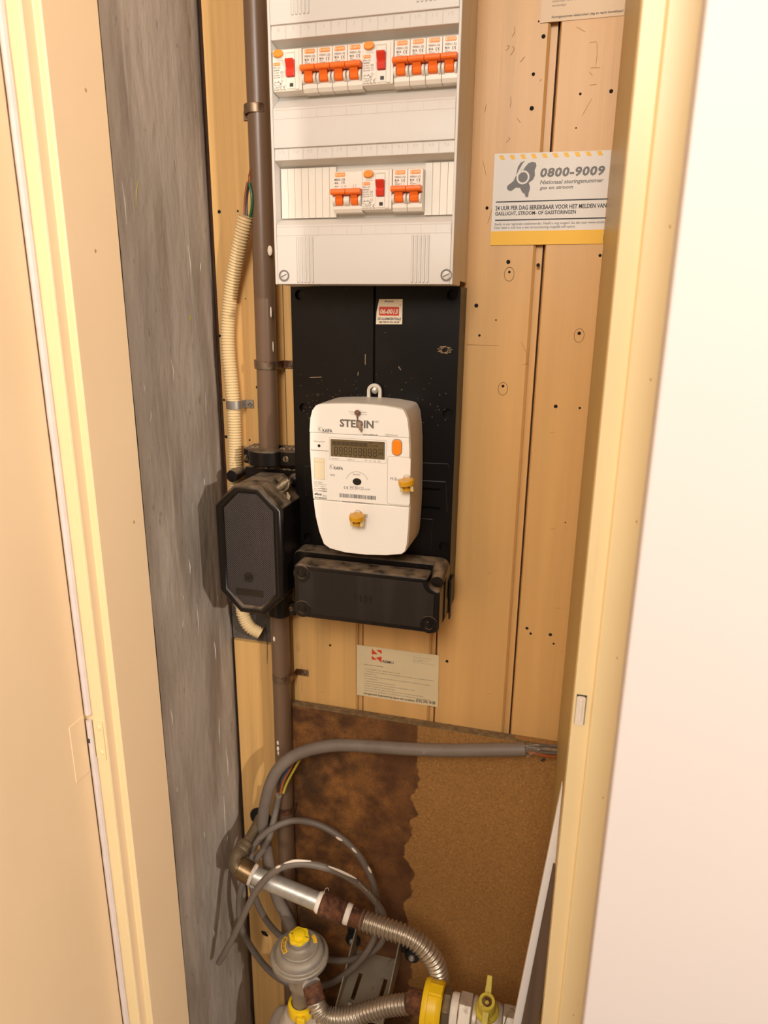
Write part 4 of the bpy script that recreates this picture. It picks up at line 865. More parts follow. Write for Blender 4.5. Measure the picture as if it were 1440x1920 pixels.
# ================================================================ octagonal service fuse box
ox0, ox1, oz0, oz1, oc = -0.4615, -0.3615, 1.1355, 1.3255, 0.0310
def octo(d, y=0): 
    k = oc-d*0.586
    return [(ox0+d+k, oz0+d), (ox1-d-k, oz0+d), (ox1-d, oz0+d+k), (ox1-d, oz1-d-k), (ox1-d-k, oz1-d), (ox0+d+k, oz1-d), (ox0+d, oz1-d-k), (ox0+d, oz0+d+k)]
fbx = thing('service_fuse_box', ((ox0+ox1)/2, 0, oz0), 'black octagonal fuse box with a dotted lid, left of the meter board', 'fuse box')
ob('body', MB().prism(octo(0.0015), -0.1130, -0.0330), 'black_box', fbx, bev=0.002)
ob('base_plate', MB().box(-0.4560, -0.3705, -0.0325, -0.0265, oz0+0.012, 1.3289), 'black_box', fbx, bev=0.001)
ob('mount_block', MB().box(-0.4080, -0.3720, -0.0320, -0.0006, oz0+0.030, oz1-0.02), 'black_box', fbx, bev=0.001)
ob('lid_rim', MB().tube([(x, -0.1145, z_) for x, z_ in octo(0.0070)], 0.0070, 12, closed=True), 'black_box', fbx, ang=70)
ob('lid_panel', MB().prism(octo(0.0125), -0.1172, -0.1100), 'lid_dots', fbx, bev=0.0008)
cb_ = (-0.4156,-0.1178,1.1908); ob('lid_badge', MB().lathe([(0.0072, 0), (0.0070, 0.0008), (0.0052, 0.0008), (0.0050, 0.0003)], (cb_[0], -0.1171, cb_[2]), (0, -1, 0), 24), 'black_window', fbx)
bm_ = MB(); arc(bm_, cb_[0], cb_[2], 0.0020, 0.0026, 0, 360, -0.1181); quad(bm_, cb_[0]-0.0045, cb_[0]+0.0045, cb_[2]-0.0005, cb_[2]+0.0005, -0.1180); ob('badge_emblem', bm_, 'lid_fine', fbx, ang=None)
v = (-0.4362,-0.394,1.1627,1.1731); ob('lid_label', MB().box(v[0], v[1], -0.1178, -0.1170, v[2], v[3]), 'black_window', fbx, bev=0.0003)
kb = (-0.474,-0.04,1.315); ob('corner_knob', MB().tube([(kb[0], -0.012, kb[2]), (kb[0], -0.036, kb[2]), (kb[0], -0.041, kb[2]), (kb[0], -0.042, kb[2])], [0.0100, 0.0100, 0.0088, 0.003], 20), 'black_box', fbx, ang=50)
kb = (-0.3739,-0.045,1.3154); ob('corner_knob', MB().tube([(kb[0], -0.030, kb[2]), (kb[0], -0.040, kb[2]), (kb[0], -0.044, kb[2])], [0.0105, 0.0105, 0.006], 18), 'black_box', fbx, ang=50)
nk = (-0.4002,-0.04,1.1042); ob('outlet_neck', MB().lathe([(0.0205, 0.03), (0.0205, -0.006), (0.0185, -0.008)], (-0.4101, -0.026, nk[2]), (0, 0, 1), 24), 'black_box', fbx)
lgp = (-0.385,-0.03,1.1027); ob('mounting_lug', MB().box(lgp[0]-0.030, lgp[0]+0.004, -0.034, -0.020, lgp[2]-0.004, lgp[2]+0.016), 'black_box', fbx, bev=0.003)
h, s_ = MB(), MB(); screw(h, s_, (lgp[0]-0.004, -0.0342, lgp[2]+0.008), 0.0040, 0.001, 20); hd = ob('lug_screw', h, 'brass_dusty', fbx); ob('screw_slot', s_, 'hole_black', hd)
# clamp for the tube, above the fuse box
cxs = -0.4167; cz0, cz1 = 1.3375, 1.3593
clm = thing('tube_clamp', (cxs, 0, cz0), 'black tube clamp with two slotted screws, on top of the octagonal fuse box', 'clamp')
xl, xr = -0.4527, -0.3668
body = [(xl, -0.0010), (xr, -0.0010), (xr, -0.047), (cxs+0.032, -0.050)]+[(cxs+0.0285*cos(a), -0.036-0.0285*sin(a)) for a in [radians(25+130*i/12) for i in range(13)]]+[(cxs-0.032, -0.046), (xl, -0.043)]
hole_ = [(cxs+0.0155*cos(2*pi*i/20), -0.022-0.0155*sin(2*pi*i/20)) for i in range(20)]
half = [(xl, -0.022), (cxs-0.0155, -0.022)]+[(cxs-0.0155*cos(a), -0.022-0.0155*sin(a)) for a in [pi*i/12 for i in range(1, 12)]]+[(cxs+0.0155, -0.022), (xr, -0.022)]+body[2:]
ob('clamp_front', MB().column(half, cz0, cz1), 'black_box', clm, bev=0.002)
half2 = [(xl, -0.0008), (xr, -0.0008), (xr, -0.0216), (cxs+0.0155, -0.0216)]+[(cxs+0.0155*cos(a), -0.0216+0.0155*sin(a)) for a in [pi*i/12 for i in range(1, 12)]]+[(cxs-0.0155, -0.0216), (xl, -0.0216)]
ob('clamp_back', MB().column(half2, cz0, cz1), 'black_box', clm, bev=0.001)
for p, an in (((-0.4454,-0.046,1.3461), 70), ((-0.3831,-0.05,1.3485), 95)):
    h, s_ = MB(), MB(); screw(h, s_, p, 0.0048, 0.0018, an); hd = ob('clamp_screw', h, 'brass_dusty', clm); ob('screw_slot', s_, 'hole_black', hd)
crm = MB()
for i in range(130):
    if i < 60: x = xl+random.random()*(xr-xl); y = -0.004-random.random()*0.036; zz = cz1+0.0002
    else: x = -0.455+random.random()*0.085; y = -0.027-random.random()*0.006; zz = 1.3289+0.0004
    if i < 60 and abs(x-cxs) < 0.017: continue
    crm.ball((x, y, zz), 0.0006+0.0012*random.random(), 5, (1.3, 1, 0.7))
cr_o = tag(ob('dust_crumbs', crm, 'dust_heap', kind='stuff'), 'loose grey crumbs and dust lying on the black tube clamp', 'dust')
# old lead seal on the fuse box shoulder
sl = thing('lead_seal', (-0.3804,-0.07,1.3168), 'dusty old lead seal with wires on the shoulder of the octagonal fuse box', 'seal')
o_ = Vector((-0.3786,-0.078,1.3166))
ob('seal_body', MB().tube([o_+Vector((-0.008, 0, -0.006)), o_+Vector((0.001, 0.004, 0.001)), o_+Vector((0.010, 0.006, 0.008))], [0.0058, 0.0066, 0.0058], 10), 'brass_dusty', sl, ang=60)
ob('seal_block', MB().tube([o_+Vector((-0.004, 0.0, 0.006)), o_+Vector((0.002, 0.003, 0.013))], [0.0055, 0.0055], 4), 'brass_dusty', sl, bev=0.0006)
wr = MB()
for k in range(3): wr.tube(cr([o_+Vector((-0.014+0.002*k, -0.004, -0.002-0.004*k)), o_+Vector((-0.002, -0.007, -0.012+0.002*k)), o_+Vector((0.010, -0.004, 0.001-0.002*k)), o_+Vector((0.013, 0.0, 0.012-0.003*k))], 6), 0.0007, 6)
ob('seal_wire', wr, 'brass_dusty', sl)
ob('seal_tag', MB().tube([o_+Vector((0.009, -0.002, -0.008)), o_+Vector((0.011, -0.002, -0.014)), o_+Vector((0.010, -0.002, -0.020))], [0.001, 0.003, 0.0016], 8, flat=0.5), 'dust_heap', sl)

# ================================================================ papers and signs
# yellow and white information sign
A_, B_, C__, D_ = (-0.1152,1.7387), (0.0253,1.7369), (0.0297,1.6316), (-0.1151,1.6334)
sg = tag(ob('information_sign', MB().prism([D_, (0.0219, D_[1]), (0.0219, B_[1]), A_], -0.0010, -0.0003), 'paper_white'), 'white sign with a phone number and a yellow bottom band on the right planks', 'sign')
yb = -0.00115
ob('bottom_band', MB().prism([D_, (0.0219, D_[1]), (0.0219, (-0.0438,1.6497)[1]), (-0.1149,1.6498)], -0.0012, -0.0009), 'sign_yellow', sg)
hz = MB(); ztop = (A_[1]+B_[1])/2
for i in range(10):
    x = A_[0]+0.0045+i*0.0128
    if x+0.010 < 0.0219: poly(hz, [(x+0.0035, ztop-0.0062), (x+0.0085, ztop-0.0062), (x+0.0060, ztop-0.0012), (x+0.0006, ztop-0.0012)], yb)
ob('hazard_stripe', hz, 'sign_yellow', sg, kind='stuff', ang=None)
mp_ = MB()
poly(mp_, [(-0.0783,1.7293), (-0.0832,1.7276), (-0.0863,1.7227), (-0.0878,1.7133), (-0.0908,1.7071), (-0.0977,1.7022), (-0.0982,1.699), (-0.0957,1.6964), (-0.0919,1.6963), (-0.0874,1.6997), (-0.0821,1.6992), (-0.079,1.694), (-0.0758,1.692), (-0.0749,1.6891), (-0.0731,1.6881), (-0.0715,1.689), (-0.0712,1.693), (-0.0701,1.6969), (-0.07,1.7001), (-0.0719,1.7046), (-0.067,1.7079), (-0.065,1.7125), (-0.0657,1.7185), (-0.0639,1.7231), (-0.065,1.7269), (-0.0694,1.728), (-0.0737,1.7266), (-0.0775,1.7224), (-0.0805,1.7175), (-0.0817,1.7191), (-0.0793,1.7248)][::-1], yb)
ob('country_map', mp_, 'sign_grey', sg, ang=None)
ph = MB(); cc_ = (-0.0793,1.711); ro = ((-0.0714,1.7107)[0]-(-0.0871,1.7112)[0])/2
arc(ph, cc_[0], cc_[1], ro*0.74, ro, 0, 360, yb-0.0001, 28)
p0, p1, p2, p3 = (-0.0869,1.7125), (-0.0834,1.7191), (-0.0794,1.7265), (-0.0766,1.7292)
ph.tube([(p[0], yb-0.00005, p[1]) for p in (p0, p1, p2, p3)], [0.0012, 0.0014, 0.0011, 0.0004], 6, flat=0.05)
ob('telephone_figure', ph, 'paper_white', sg, ang=None)
def sgr(mb, s, a, b, **k): put(mb, s, a[0], b[0], b[1], a[1], yb, **k)
ga, gb = MB(), MB()
sgr(ga, '0800-9009', (-0.0588,1.7207), (0.0168,1.7099), shear=0.12, bold=0.04, space=1.1); sgr(ga, 'Nationaal storingsnummer', (-0.0582,1.7071), (0.0162,1.701), shear=0.15, bold=0.018); sgr(ga, 'gas en stroom', (-0.0582,1.7), (-0.0186,1.6955), shear=0.15, bold=0.018)
gs = MB(); sgr(gs, 'STEDIN', (-0.0129,1.644), (0.0233,1.6367), bold=0.035); ob('lettering', gs, 'sign_grey', sg, ang=None)
sgr(gb, '24 UUR PER DAG BEREIKBAAR VOOR HET MELDEN VAN', (-0.111,1.6793), (0.022,1.6741), bold=0.025); sgr(gb, 'GASLUCHT, STROOM- OF GASSTORINGEN', (-0.111,1.6726), (-0.0129,1.6674), bold=0.025)
sgr(gb, 'Stedin is uw regionale netbeheerder. Heeft u nog vragen? Ga dan naar www.stedin.n', (-0.1113,1.6596), (0.0244,1.6558), shear=0.15); sgr(gb, 'Daar leest u ook hoe u een stroomstoring mogelijk zelf oplost.', (-0.1111,1.6553), (-0.0121,1.6517), shear=0.15)
for a, b in (((-0.1108,1.6849), (0.0241,1.6828)), ((-0.1107,1.6634), (0.0245,1.662))): quad(gb, a[0], b[0], (a[1]+b[1])/2-0.0007, (a[1]+b[1])/2+0.0007, yb)
ob('lettering', ga, 'sign_grey', sg, ang=None); ob('lettering', gb, 'ink', sg, ang=None)
# aged paper notice
rm = tag(ob('paper_notice', MB().prism([(-0.2932, 0.9582), (-0.1607, 0.9588), (-0.162, 1.0481), (-0.2932, 1.0472)], -0.0009, -0.0003), 'paper_aged'), 'aged stained paper notice with a red emblem below the black terminal box', 'notice')
yr = -0.00105
lo = MB(); x0, x1, z0, z1 = -0.2686,-0.2526,1.0209,1.0446; dx = x1-x0; dz = z1-z0; zm = z0+dz*0.5
P2 = lambda u, v_: (x0+dx*u, z0+dz*v_)
for pts in ([(0, .56), (.60, .62), (0, .98)], [(.42, .94), (1, .96), (1, .68)], [(0, .46), (0, .18), (.55, .20)], [(.42, .36), (1, .50), (1, .04)]): poly(lo, [P2(*p) for p in pts], yr)
ob('emblem', lo, 'remu_red', rm, ang=None)
n1, n2, n3 = MB(), MB(), MB()
put(n1, 'REMU', -0.2508,-0.2333,1.0225,1.0268, yr, bold=0.02)
n4 = MB(); put(n4, 'Regio Stad Utrecht', -0.2019,-0.1727,1.0392,1.0399, yr, bold=0.025); ob('lettering', n4, 'ink', rm, ang=None); put(n2, 'Geen stadsverwarming?', -0.2818,-0.2496,1.0141,1.0159, yr, bold=0.02)
n5 = MB(); put(n5, 'Storingsnummer Stadsverwarming (dag en nacht bereikbaar):', -0.2816, -0.1975, 0.9608, 0.9655, yr, bold=0.02)
put(n5, '(030) 296 18 88', -0.1958, -0.1651, 0.9609, 0.9679, yr, bold=0.02)
rows = [('Gemeenschappelijk en warm tapwater worden ook warm', .52), ('1  Controleer of de hoofdkraan, indien aanwezig, van verwarming, warm tapwater of beide is', 1.0), ('    opengedraaid.', .18), ('    Controleer of de regelkraan van de radiator is opengedraaid. Zet deze zo nodig op', .95),
        ('    kamertemperatuur', .2), ('2  Geen resultaat? Bel het storingsnummer', .45), ('3  geen verwarming, geen warm tapwater? Uw leidingregeling is defect.', .74), ('Lekkage bij radiatoren of in binnenleidingen:', .45), ('    Draai de hoofdkranen indien aanwezig van verwarming, warm tapwater dicht.', .86), ('    Waarschuw een loodgieter, in overleg met uw huiseigenaar een installateur', .95)]
xa, xb = -0.2808, -0.1681; za, zb2 = 1.0087, 0.9659
lines(n3, rows, xa, xb, zb2, za, yr, fill=0.62)
ob('lettering', n5, 'ink', rm, ang=None); n6 = MB(); lines(n6, [('Postbus 8888, Utrecht', .7), ('Tel. 030 - 2', .45), ('Fax: voor klachten en storingen', 1)], -0.2018, -0.1682, 1.0292, 1.036, yr, fill=0.6); ob('lettering', n6, 'ink_soft', rm, ang=None)
ob('lettering', n1, 'ink_navy', rm, ang=None); ob('lettering', n2, 'ink', rm, ang=None); ob('lettering', n3, 'ink_soft', rm, ang=None)
# paper at the upper edge of the view
pz = 1.8741; tp = tag(ob('paper_notice', MB().box(-0.0705, 0.0219, -0.0009, -0.0003, pz, pz+0.14), 'paper_peach'), 'peach tinted paper notice at the top edge, above the white and yellow sign', 'notice')
tl = MB(); put(tl, 'Storingsnummer elektriciteit (dag en nacht bereikbaar)', -0.0579, 0.0208, 1.8768, 1.88, -0.00105, shear=0.1, bold=0.015); ob('lettering', tl, 'ink', tp, ang=None)
tl = MB(); put(tl, 'anschuldigd', -0.0582, -0.0426, 1.8884, 1.8913, -0.00105); put(tl, 'zodoen bijdr. dat en dadelijk en de fases', -0.0585, -0.0111, 1.8927, 1.8956, -0.00105); ob('lettering', tl, 'ink_soft', tp, ang=None)

# ================================================================ cables
tcb = thing('thick_cable', (-0.022,-0.045,0.9395), 'thick grey cable with a frayed right end, bending down in front of the brown tube', 'cable')
pth = [(-0.0212,-0.045,0.9396), (-0.0718,-0.045,0.9289), (-0.1273,-0.045,0.9171), (-0.1846,-0.045,0.9078), (-0.2525,-0.045,0.8994), (-0.3044,-0.047,0.8937), (-0.3457,-0.052,0.8832), (-0.3805,-0.057,0.866), (-0.4078,-0.06,0.8376), (-0.4252,-0.06,0.7993), (-0.4375,-0.056,0.7528), (-0.4439,-0.052,0.7127), (-0.4408,-0.05,0.6657), (-0.4348,-0.05,0.6157), (-0.4237,-0.05,0.5636), (-0.4105,-0.05,0.5346), (-0.3964,-0.05,0.4997), (-0.3868,-0.05,0.4423), (-0.3847,-0.05,0.3623)]
ob('sheath', MB().tube(cr(pth, 8), 0.0099, 16), 'thick_cable', tcb)
for pts, r, mt_ in (([(-0.0261,-0.045,0.9441), (-0.0071,-0.04,0.9417), (0.0119,-0.035,0.9393), (0.0286,-0.03,0.9373)], 0.0026, 'strand'), ([(-0.0258,-0.048,0.9434), (-0.0105,-0.045,0.9399), (0.0047,-0.04,0.9359), (0.029,-0.03,0.932)], 0.0022, 'cable_grey'),
                    ([(-0.0217,-0.048,0.9389), (-0.0026,-0.046,0.9358), (0.0127,-0.04,0.9311), (0.0294,-0.03,0.9266)], 0.0021, 'wire_rust'), ([(-0.0224,-0.043,0.9443), (-0.0036,-0.04,0.9459), (0.0115,-0.03,0.9412), (0.028,-0.025,0.9429)], 0.0020, 'cable_grey')):
    ob('core', MB().tube(cr(pts, 6), r, 8), mt_, tcb)
fz = MB(); e = Vector((-0.0134,-0.049,0.9412))
for i in range(40):
    d = Vector((random.uniform(-.010, .008), random.uniform(-.004, .006), random.uniform(-.009, .007))); fz.tube(cr([e+d, e+d+Vector((random.uniform(-.003, .005), random.uniform(-.002, .002), random.uniform(-.003, .003))), e+d+Vector((random.uniform(0, .007), 0, random.uniform(-.004, .004)))], 3), 0.0004, 4)
ob('braid', fz, 'strand', tcb, kind='stuff')

cg = thing('coiled_cable', (-0.4142,-0.05,0.7796), 'thin grey cable coiled in two loops, with a loose end hanging at the left', 'cable')
cp = [(-0.4149,-0.047,0.7769), (-0.4202,-0.047,0.7507), (-0.4223,-0.056,0.7297), (-0.428,-0.07,0.698), (-0.4455,-0.08,0.6671), (-0.4659,-0.088,0.6279), (-0.4793,-0.085,0.5705), (-0.4787,-0.08,0.5092), (-0.4607,-0.075,0.4595), (-0.4319,-0.07,0.4164), (-0.3969,-0.07,0.4013), (-0.3547,-0.07,0.4075), (-0.3147,-0.075,0.437), (-0.2768,-0.088,0.4928), (-0.251,-0.088,0.5344), (-0.2382,-0.078,0.5644), (-0.2351,-0.07,0.6011), (-0.2417,-0.062,0.6367), (-0.2548,-0.058,0.6706), (-0.2772,-0.055,0.7028), (-0.3096,-0.053,0.7262), (-0.3485,-0.052,0.7388), (-0.3879,-0.052,0.7356), (-0.4172,-0.062,0.7247), (-0.4395,-0.072,0.7055), (-0.4506,-0.086,0.6832), (-0.4491,-0.096,0.6417), (-0.4467,-0.085,0.5875), (-0.4363,-0.07,0.5315), (-0.4149,-0.062,0.4947), (-0.3755,-0.058,0.465), (-0.3264,-0.06,0.4671), (-0.2899,-0.068,0.4859), (-0.2581,-0.075,0.5132), (-0.2317,-0.078,0.545), (-0.2196,-0.08,0.5816), (-0.2205,-0.085,0.6167), (-0.231,-0.095,0.6515), (-0.248,-0.11,0.6903), (-0.2702,-0.125,0.7207), (-0.2953,-0.138,0.7407), (-0.3262,-0.15,0.7525), (-0.3528,-0.158,0.7502), (-0.3757,-0.162,0.735), (-0.4017,-0.162,0.6985), (-0.4265,-0.158,0.6448), (-0.4546,-0.152,0.5784), (-0.4887,-0.146,0.5058)]
ob('sheath', MB().tube(cr(cp, 7), 0.0054, 12), 'cable_grey', cg)
sm_ = MB()
for pts in ([(-0.3684,-0.167,0.7496), (-0.3608,-0.167,0.755)], [(-0.3551,-0.166,0.7603), (-0.3389,-0.162,0.7655), (-0.3158,-0.157,0.7662)], [(-0.2923,-0.146,0.7528), (-0.2801,-0.139,0.7428), (-0.2652,-0.131,0.73), (-0.255,-0.126,0.7211)], [(-0.3109,-0.0585,0.7269), (-0.2995,-0.0595,0.7232)], [(-0.2832,-0.061,0.7147), (-0.2747,-0.061,0.7069)], [(-0.2546,-0.064,0.6872), (-0.2484,-0.065,0.6769)]):
    n = len(cr(pts, 5)); sm_.tube(cr(pts, 5), [0.0006+0.0014*sin(pi*(i+0.4)/(n-0.2)) for i in range(n)], 7)
ob('paint_smear', sm_, 'paint_smear', cg, kind='stuff')
sm_ = MB()
for a, b in (((-0.2518,-0.122,0.7102), (-0.2405,-0.115,0.6911)), ((-0.2384,-0.112,0.6859), (-0.23,-0.104,0.6643))): sm_.tube([a, b], 0.0016, 6)
ob('scuff', sm_, 'strand', cg, kind='stuff')
for pts, mt_, lb in (([(-0.4106,-0.047,0.7812), (-0.4074,-0.046,0.8072), (-0.3967,-0.045,0.8312), (-0.3865,-0.043,0.8572)], 'wire_blue', 'blue wire'), ([(-0.4107,-0.049,0.7817), (-0.4056,-0.048,0.8049), (-0.3934,-0.046,0.8306), (-0.3808,-0.043,0.8593)], 'wire_rust', 'brown wire'), ([(-0.4059,-0.049,0.7838), (-0.399,-0.048,0.8042), (-0.3869,-0.046,0.8299), (-0.3715,-0.043,0.8611)], 'wire_yellow', 'yellow and green wire')):
    ob('wire', MB().tube(cr(pts, 6), 0.0020, 8), mt_, cg, label=lb)
e = Vector((-0.4149,-0.047,0.7769)); ob('cut_end', MB().tube([e+Vector((0, 0, -0.002)), e+Vector((0.0004, 0, 0.001))], 0.0058, 14), 'strand', cg)

# ================================================================ gas pipes
def axis_tube(a, b, prof, n=24):
    """prof = (radius, fraction along a-b)"""
    a = Vector(a); b = Vector(b); L_ = (b-a).length
    return MB().lathe([(r, f*L_) for r, f in prof], a, b-a, n)
gp = thing('gas_pipe', (-0.3746,-0.12,0.6639), 'galvanised gas pipe with a brass elbow and rusty coupling, sloping behind the cable', 'pipe')
ob('riser', MB().tube(cr([(-0.4564,-0.035,0.7123), (-0.4565,-0.05,0.7074), (-0.4589,-0.072,0.7008), (-0.4603,-0.088,0.6993)], 6), [0.0088]*18+[0.0098], 14), 'brass_dusty', gp)
ob('riser_nut', axis_tube((-0.4588,-0.084,0.701), (-0.4619,-0.1,0.6957), [(0.0112, 0), (0.0125, .1), (0.0125, .55), (0.0142, .6), (0.0142, .9), (0.0125, 1)]), 'brass_dusty', gp, bev=0.0006)
ob('elbow', MB().tube(cr([(-0.4612,-0.096,0.6968), (-0.4632,-0.108,0.6958), (-0.4606,-0.119,0.6909), (-0.4537,-0.124,0.6877), (-0.4472,-0.124,0.6857)], 8), 0.0122, 16), 'brass_dusty', gp, ang=60)
ob('brass_collar', axis_tube((-0.4536,-0.124,0.6895), (-0.4306,-0.124,0.6809), [(0.0150, 0), (0.0172, .05), (0.0172, .95), (0.0160, 1)]), 'brass_dull', gp)
ob('sealing_tape', axis_tube((-0.4344,-0.124,0.6824), (-0.4274,-0.124,0.6799), [(0.0168, 0), (0.0172, .3), (0.0168, .7), (0.0158, 1)]), 'tape_white', gp)
ob('pipe_length', axis_tube((-0.4299,-0.124,0.6807), (-0.3136,-0.124,0.6568), [(0.0140, 0), (0.0140, 1)]), 'galvanised', gp)
ob('sealing_tape', axis_tube((-0.3204,-0.124,0.6582), (-0.3105,-0.124,0.6562), [(0.0144, 0), (0.0166, .4), (0.0168, 1)]), 'tape_white', gp)
ob('rusty_coupling', axis_tube((-0.3136,-0.124,0.6568), (-0.2739,-0.124,0.6484), [(0.0170, 0), (0.0190, .06), (0.0180, .14), (0.0178, .84), (0.0190, .92), (0.0170, 1)]), 'rust', gp)
ob('sealing_tape', axis_tube((-0.2751,-0.124,0.6488), (-0.2654,-0.124,0.6468), [(0.0150, 0), (0.0158, .3), (0.0158, .8), (0.0150, 1)]), 'tape_white', gp)
ob('rusty_nipple', axis_tube((-0.2663,-0.124,0.6469), (-0.2449,-0.124,0.6422), [(0.0142, 0), (0.0146, .5), (0.0142, .95), (0.0150, 1)]), 'rust', gp)
fr_ = MB()
for i in range(5): a = Vector((-0.4303,-0.13,0.6676)); fr_.tube(cr([a+Vector((0.002*i-0.003, 0, 0.006)), a+Vector((0.002*i-0.005, -0.001, -0.002)), a+Vector((0.003*i-0.006, 0, -0.008+0.002*(i % 2)))], 4), 0.0003, 4)
for k in (0, 1): fr_.tube(cr([(-0.3019,-0.142,0.6948), (-0.2997,-0.142,0.7045), (-0.2957,-0.142,0.708), (-0.2937,-0.142,0.7033)], 5), 0.0004, 4)
ob('hemp_fibre', fr_, 'tape_white', gp, kind='stuff')
h1 = [(-0.2461,-0.124,0.6426), (-0.2251,-0.126,0.6421), (-0.2039,-0.128,0.6414), (-0.18,-0.13,0.6409), (-0.1594,-0.131,0.6352), (-0.1411,-0.132,0.6222), (-0.128,-0.132,0.6037), (-0.1211,-0.131,0.5804), (-0.12,-0.13,0.5576), (-0.1203,-0.129,0.5283), (-0.121,-0.128,0.4889)]
tag(ob('flexible_hose', corrugated(h1, 0.0138, 0.0017, 0.0066, 8, 20), 'hose_steel', ang=80), 'ribbed steel hose curving down from the rusty coupling to behind the yellow ring', 'hose')
# regulator
gc = Vector((-0.346,-0.14,0.5505))+Vector((0, 0, 0.016))
rg = thing('gas_regulator', gc+Vector((0, 0, -0.06)), 'round grey gas pressure regulator with a yellow cap', 'regulator')
ob('housing', MB().lathe([(0.030, -0.016), (0.044, -0.0125), (0.0465, -0.0100), (0.0465, -0.0040), (0.0452, -0.0022), (0.0412, -0.0022), (0.0400, -0.0012), (0.0392, 0.0030), (0.0376, 0.0072), (0.0346, 0.0102), (0.0316, 0.0112), (0.0308, 0.0112), (0.0305, 0.0140), (0.0296, 0.0150), (0.0205, 0.0152), (0.0178, 0.0162), (0.0162, 0.0190), (0.0160, 0.0275), (0.0150, 0.0285)], gc, (0, 0, 1), 48), 'cast_grey', rg, ang=28)
star = []
for i in range(48):
    a = 2*pi*i/48; star.append(0.0160+0.0011*cos(6*a))
cpm = MB(); cz = gc.z+0.0280; n = 48
vs = [(gc.x+star[i]*cos(2*pi*i/n), gc.y+star[i]*sin(2*pi*i/n), cz+dz) for dz in (0, 0.0055) for i in range(n)]
cpm.add(vs, [list(range(n-1, -1, -1)), list(range(n, 2*n))]+[(i, (i+1) % n, (i+1) % n+n, i+n) for i in range(n)])
cap = ob('cap', cpm, 'yellow_cap', rg, bev=0.0012)
ob('cap_knob', MB().lathe([(0.0098, 0.004), (0.0092, 0.0090), (0.0080, 0.0098)], (gc.x, gc.y, cz), (0, 0, 1), 24), 'yellow_cap', cap)
ob('cap_groove', MB().box(gc.x-0.0165, gc.x-0.0102, gc.y-0.0005, gc.y+0.0005, cz+0.0053, cz+0.0058).box(gc.x+0.0102, gc.x+0.0165, gc.y-0.0005, gc.y+0.0005, cz+0.0053, cz+0.0058), 'ink', cap)
tgm = MB(); n = 14
for (a0, a1, r0, r1) in ((165, 235, 0.0215, 0.0285), (20, 55, 0.0225, 0.0285)):
    for dz in (0.0312,):
        vs = []; 
        for i in range(n+1):
            a = radians(a0+(a1-a0)*i/n); vs += [(gc.x+r0*cos(a), gc.y+r0*sin(a), gc.z+0.0156), (gc.x+r1*cos(a), gc.y+r1*sin(a), gc.z+0.0154)]
        ob('warning_label', MB().add(vs, [(2*i, 2*i+1, 2*i+3, 2*i+2) for i in range(n)]), 'sign_yellow', rg, ang=None)
ltv, ltf = textmesh('VERZEGELD', 0, 0.03); lt = MB(); bxm = max(v.x for v in ltv)
lt.add([(gc.x+(0.0272-v.y*0.0056)*cos(radians(232-62*(1-v.x/bxm))), gc.y+(0.0272-v.y*0.0056)*sin(radians(232-62*(1-v.x/bxm))), gc.z+0.0159) for v in ltv], ltf); ob('lettering', lt, 'ink', rg, ang=None)
ob('lower_body', MB().tube([gc+Vector((0, 0, -0.012)), gc+Vector((0, 0, -0.03)), gc+Vector((0, 0, -0.070)), gc+Vector((0, 0, -0.106))], [0.024, 0.020, 0.0155, 0.0145], 24), 'cast_grey', rg, ang=60)
na, nb = Vector((-0.3122,-0.176,0.5494)), Vector((-0.2993,-0.19,0.5362))
ob('outlet_block', MB().tube([gc+Vector((0.006, -0.010, -0.024)), gc+Vector((0.012, -0.020, -0.034)), na+(nb-na)*0.1], [0.024, 0.0225, 0.0165], 8), 'cast_grey', rg, bev=0.0015, ang=40)
ob('rusty_nipple', axis_tube(na, nb, [(0.0150, 0), (0.0150, .45), (0.0140, .5), (0.0145, 1)]), 'rust', rg)
h2 = [(-0.3021,-0.187,0.5391), (-0.2977,-0.192,0.5327), (-0.2911,-0.194,0.5246), (-0.2808,-0.194,0.5196), (-0.2652,-0.192,0.5194), (-0.2444,-0.188,0.5249), (-0.2176,-0.182,0.5374), (-0.1883,-0.177,0.5518), (-0.1595,-0.175,0.5634)]
tag(ob('flexible_hose', corrugated(h2, 0.0130, 0.0017, 0.0058, 8, 20), 'hose_steel', ang=80), 'shiny ribbed steel hose looping from the regulator to the yellow ring', 'hose')
# gas meter, its yellow union ring
nut = Vector((-0.3531,-0.14,0.4524)); nut.x = gc.x
un = tag(ob('union_ring', MB().lathe([(0.0165, -0.012), (0.0205, -0.012), (0.0215, -0.009), (0.0215, 0.006), (0.0205, 0.009), (0.0160, 0.010), (0.0160, -0.011)], nut, (0, 0, 1), 32), 'yellow_ring'), 'yellow plastic union ring under the regulator, on the gas meter', 'ring')
ob('ring_clasp', MB().box(nut.x+0.002, nut.x+0.016, nut.y-0.0265, nut.y-0.019, nut.z-0.018, nut.z+0.006), 'yellow_ring', un, bev=0.002)
gm = thing('gas_meter', (-0.26, -0.14, 0.02), 'pale grey gas meter at the bottom edge, mostly out of view', 'meter')
ob('inlet_neck', MB().lathe([(0.0150, -0.0135), (0.027, -0.015), (0.034, -0.024), (0.042, -0.050), (0.047, -0.085), (0.050, -0.13)], nut, (0, 0, 1), 32), 'gas_meter_paint', gm)
ob('case', MB().box(-0.43, -0.075, -0.225, -0.055, 0.05, nut.z-0.11), 'gas_meter_paint', gm, bev=0.02, seg=4)
ob('foot', MB().box(-0.41, -0.095, -0.21, -0.07, 0.0005, 0.05), 'gas_meter_paint', gm)
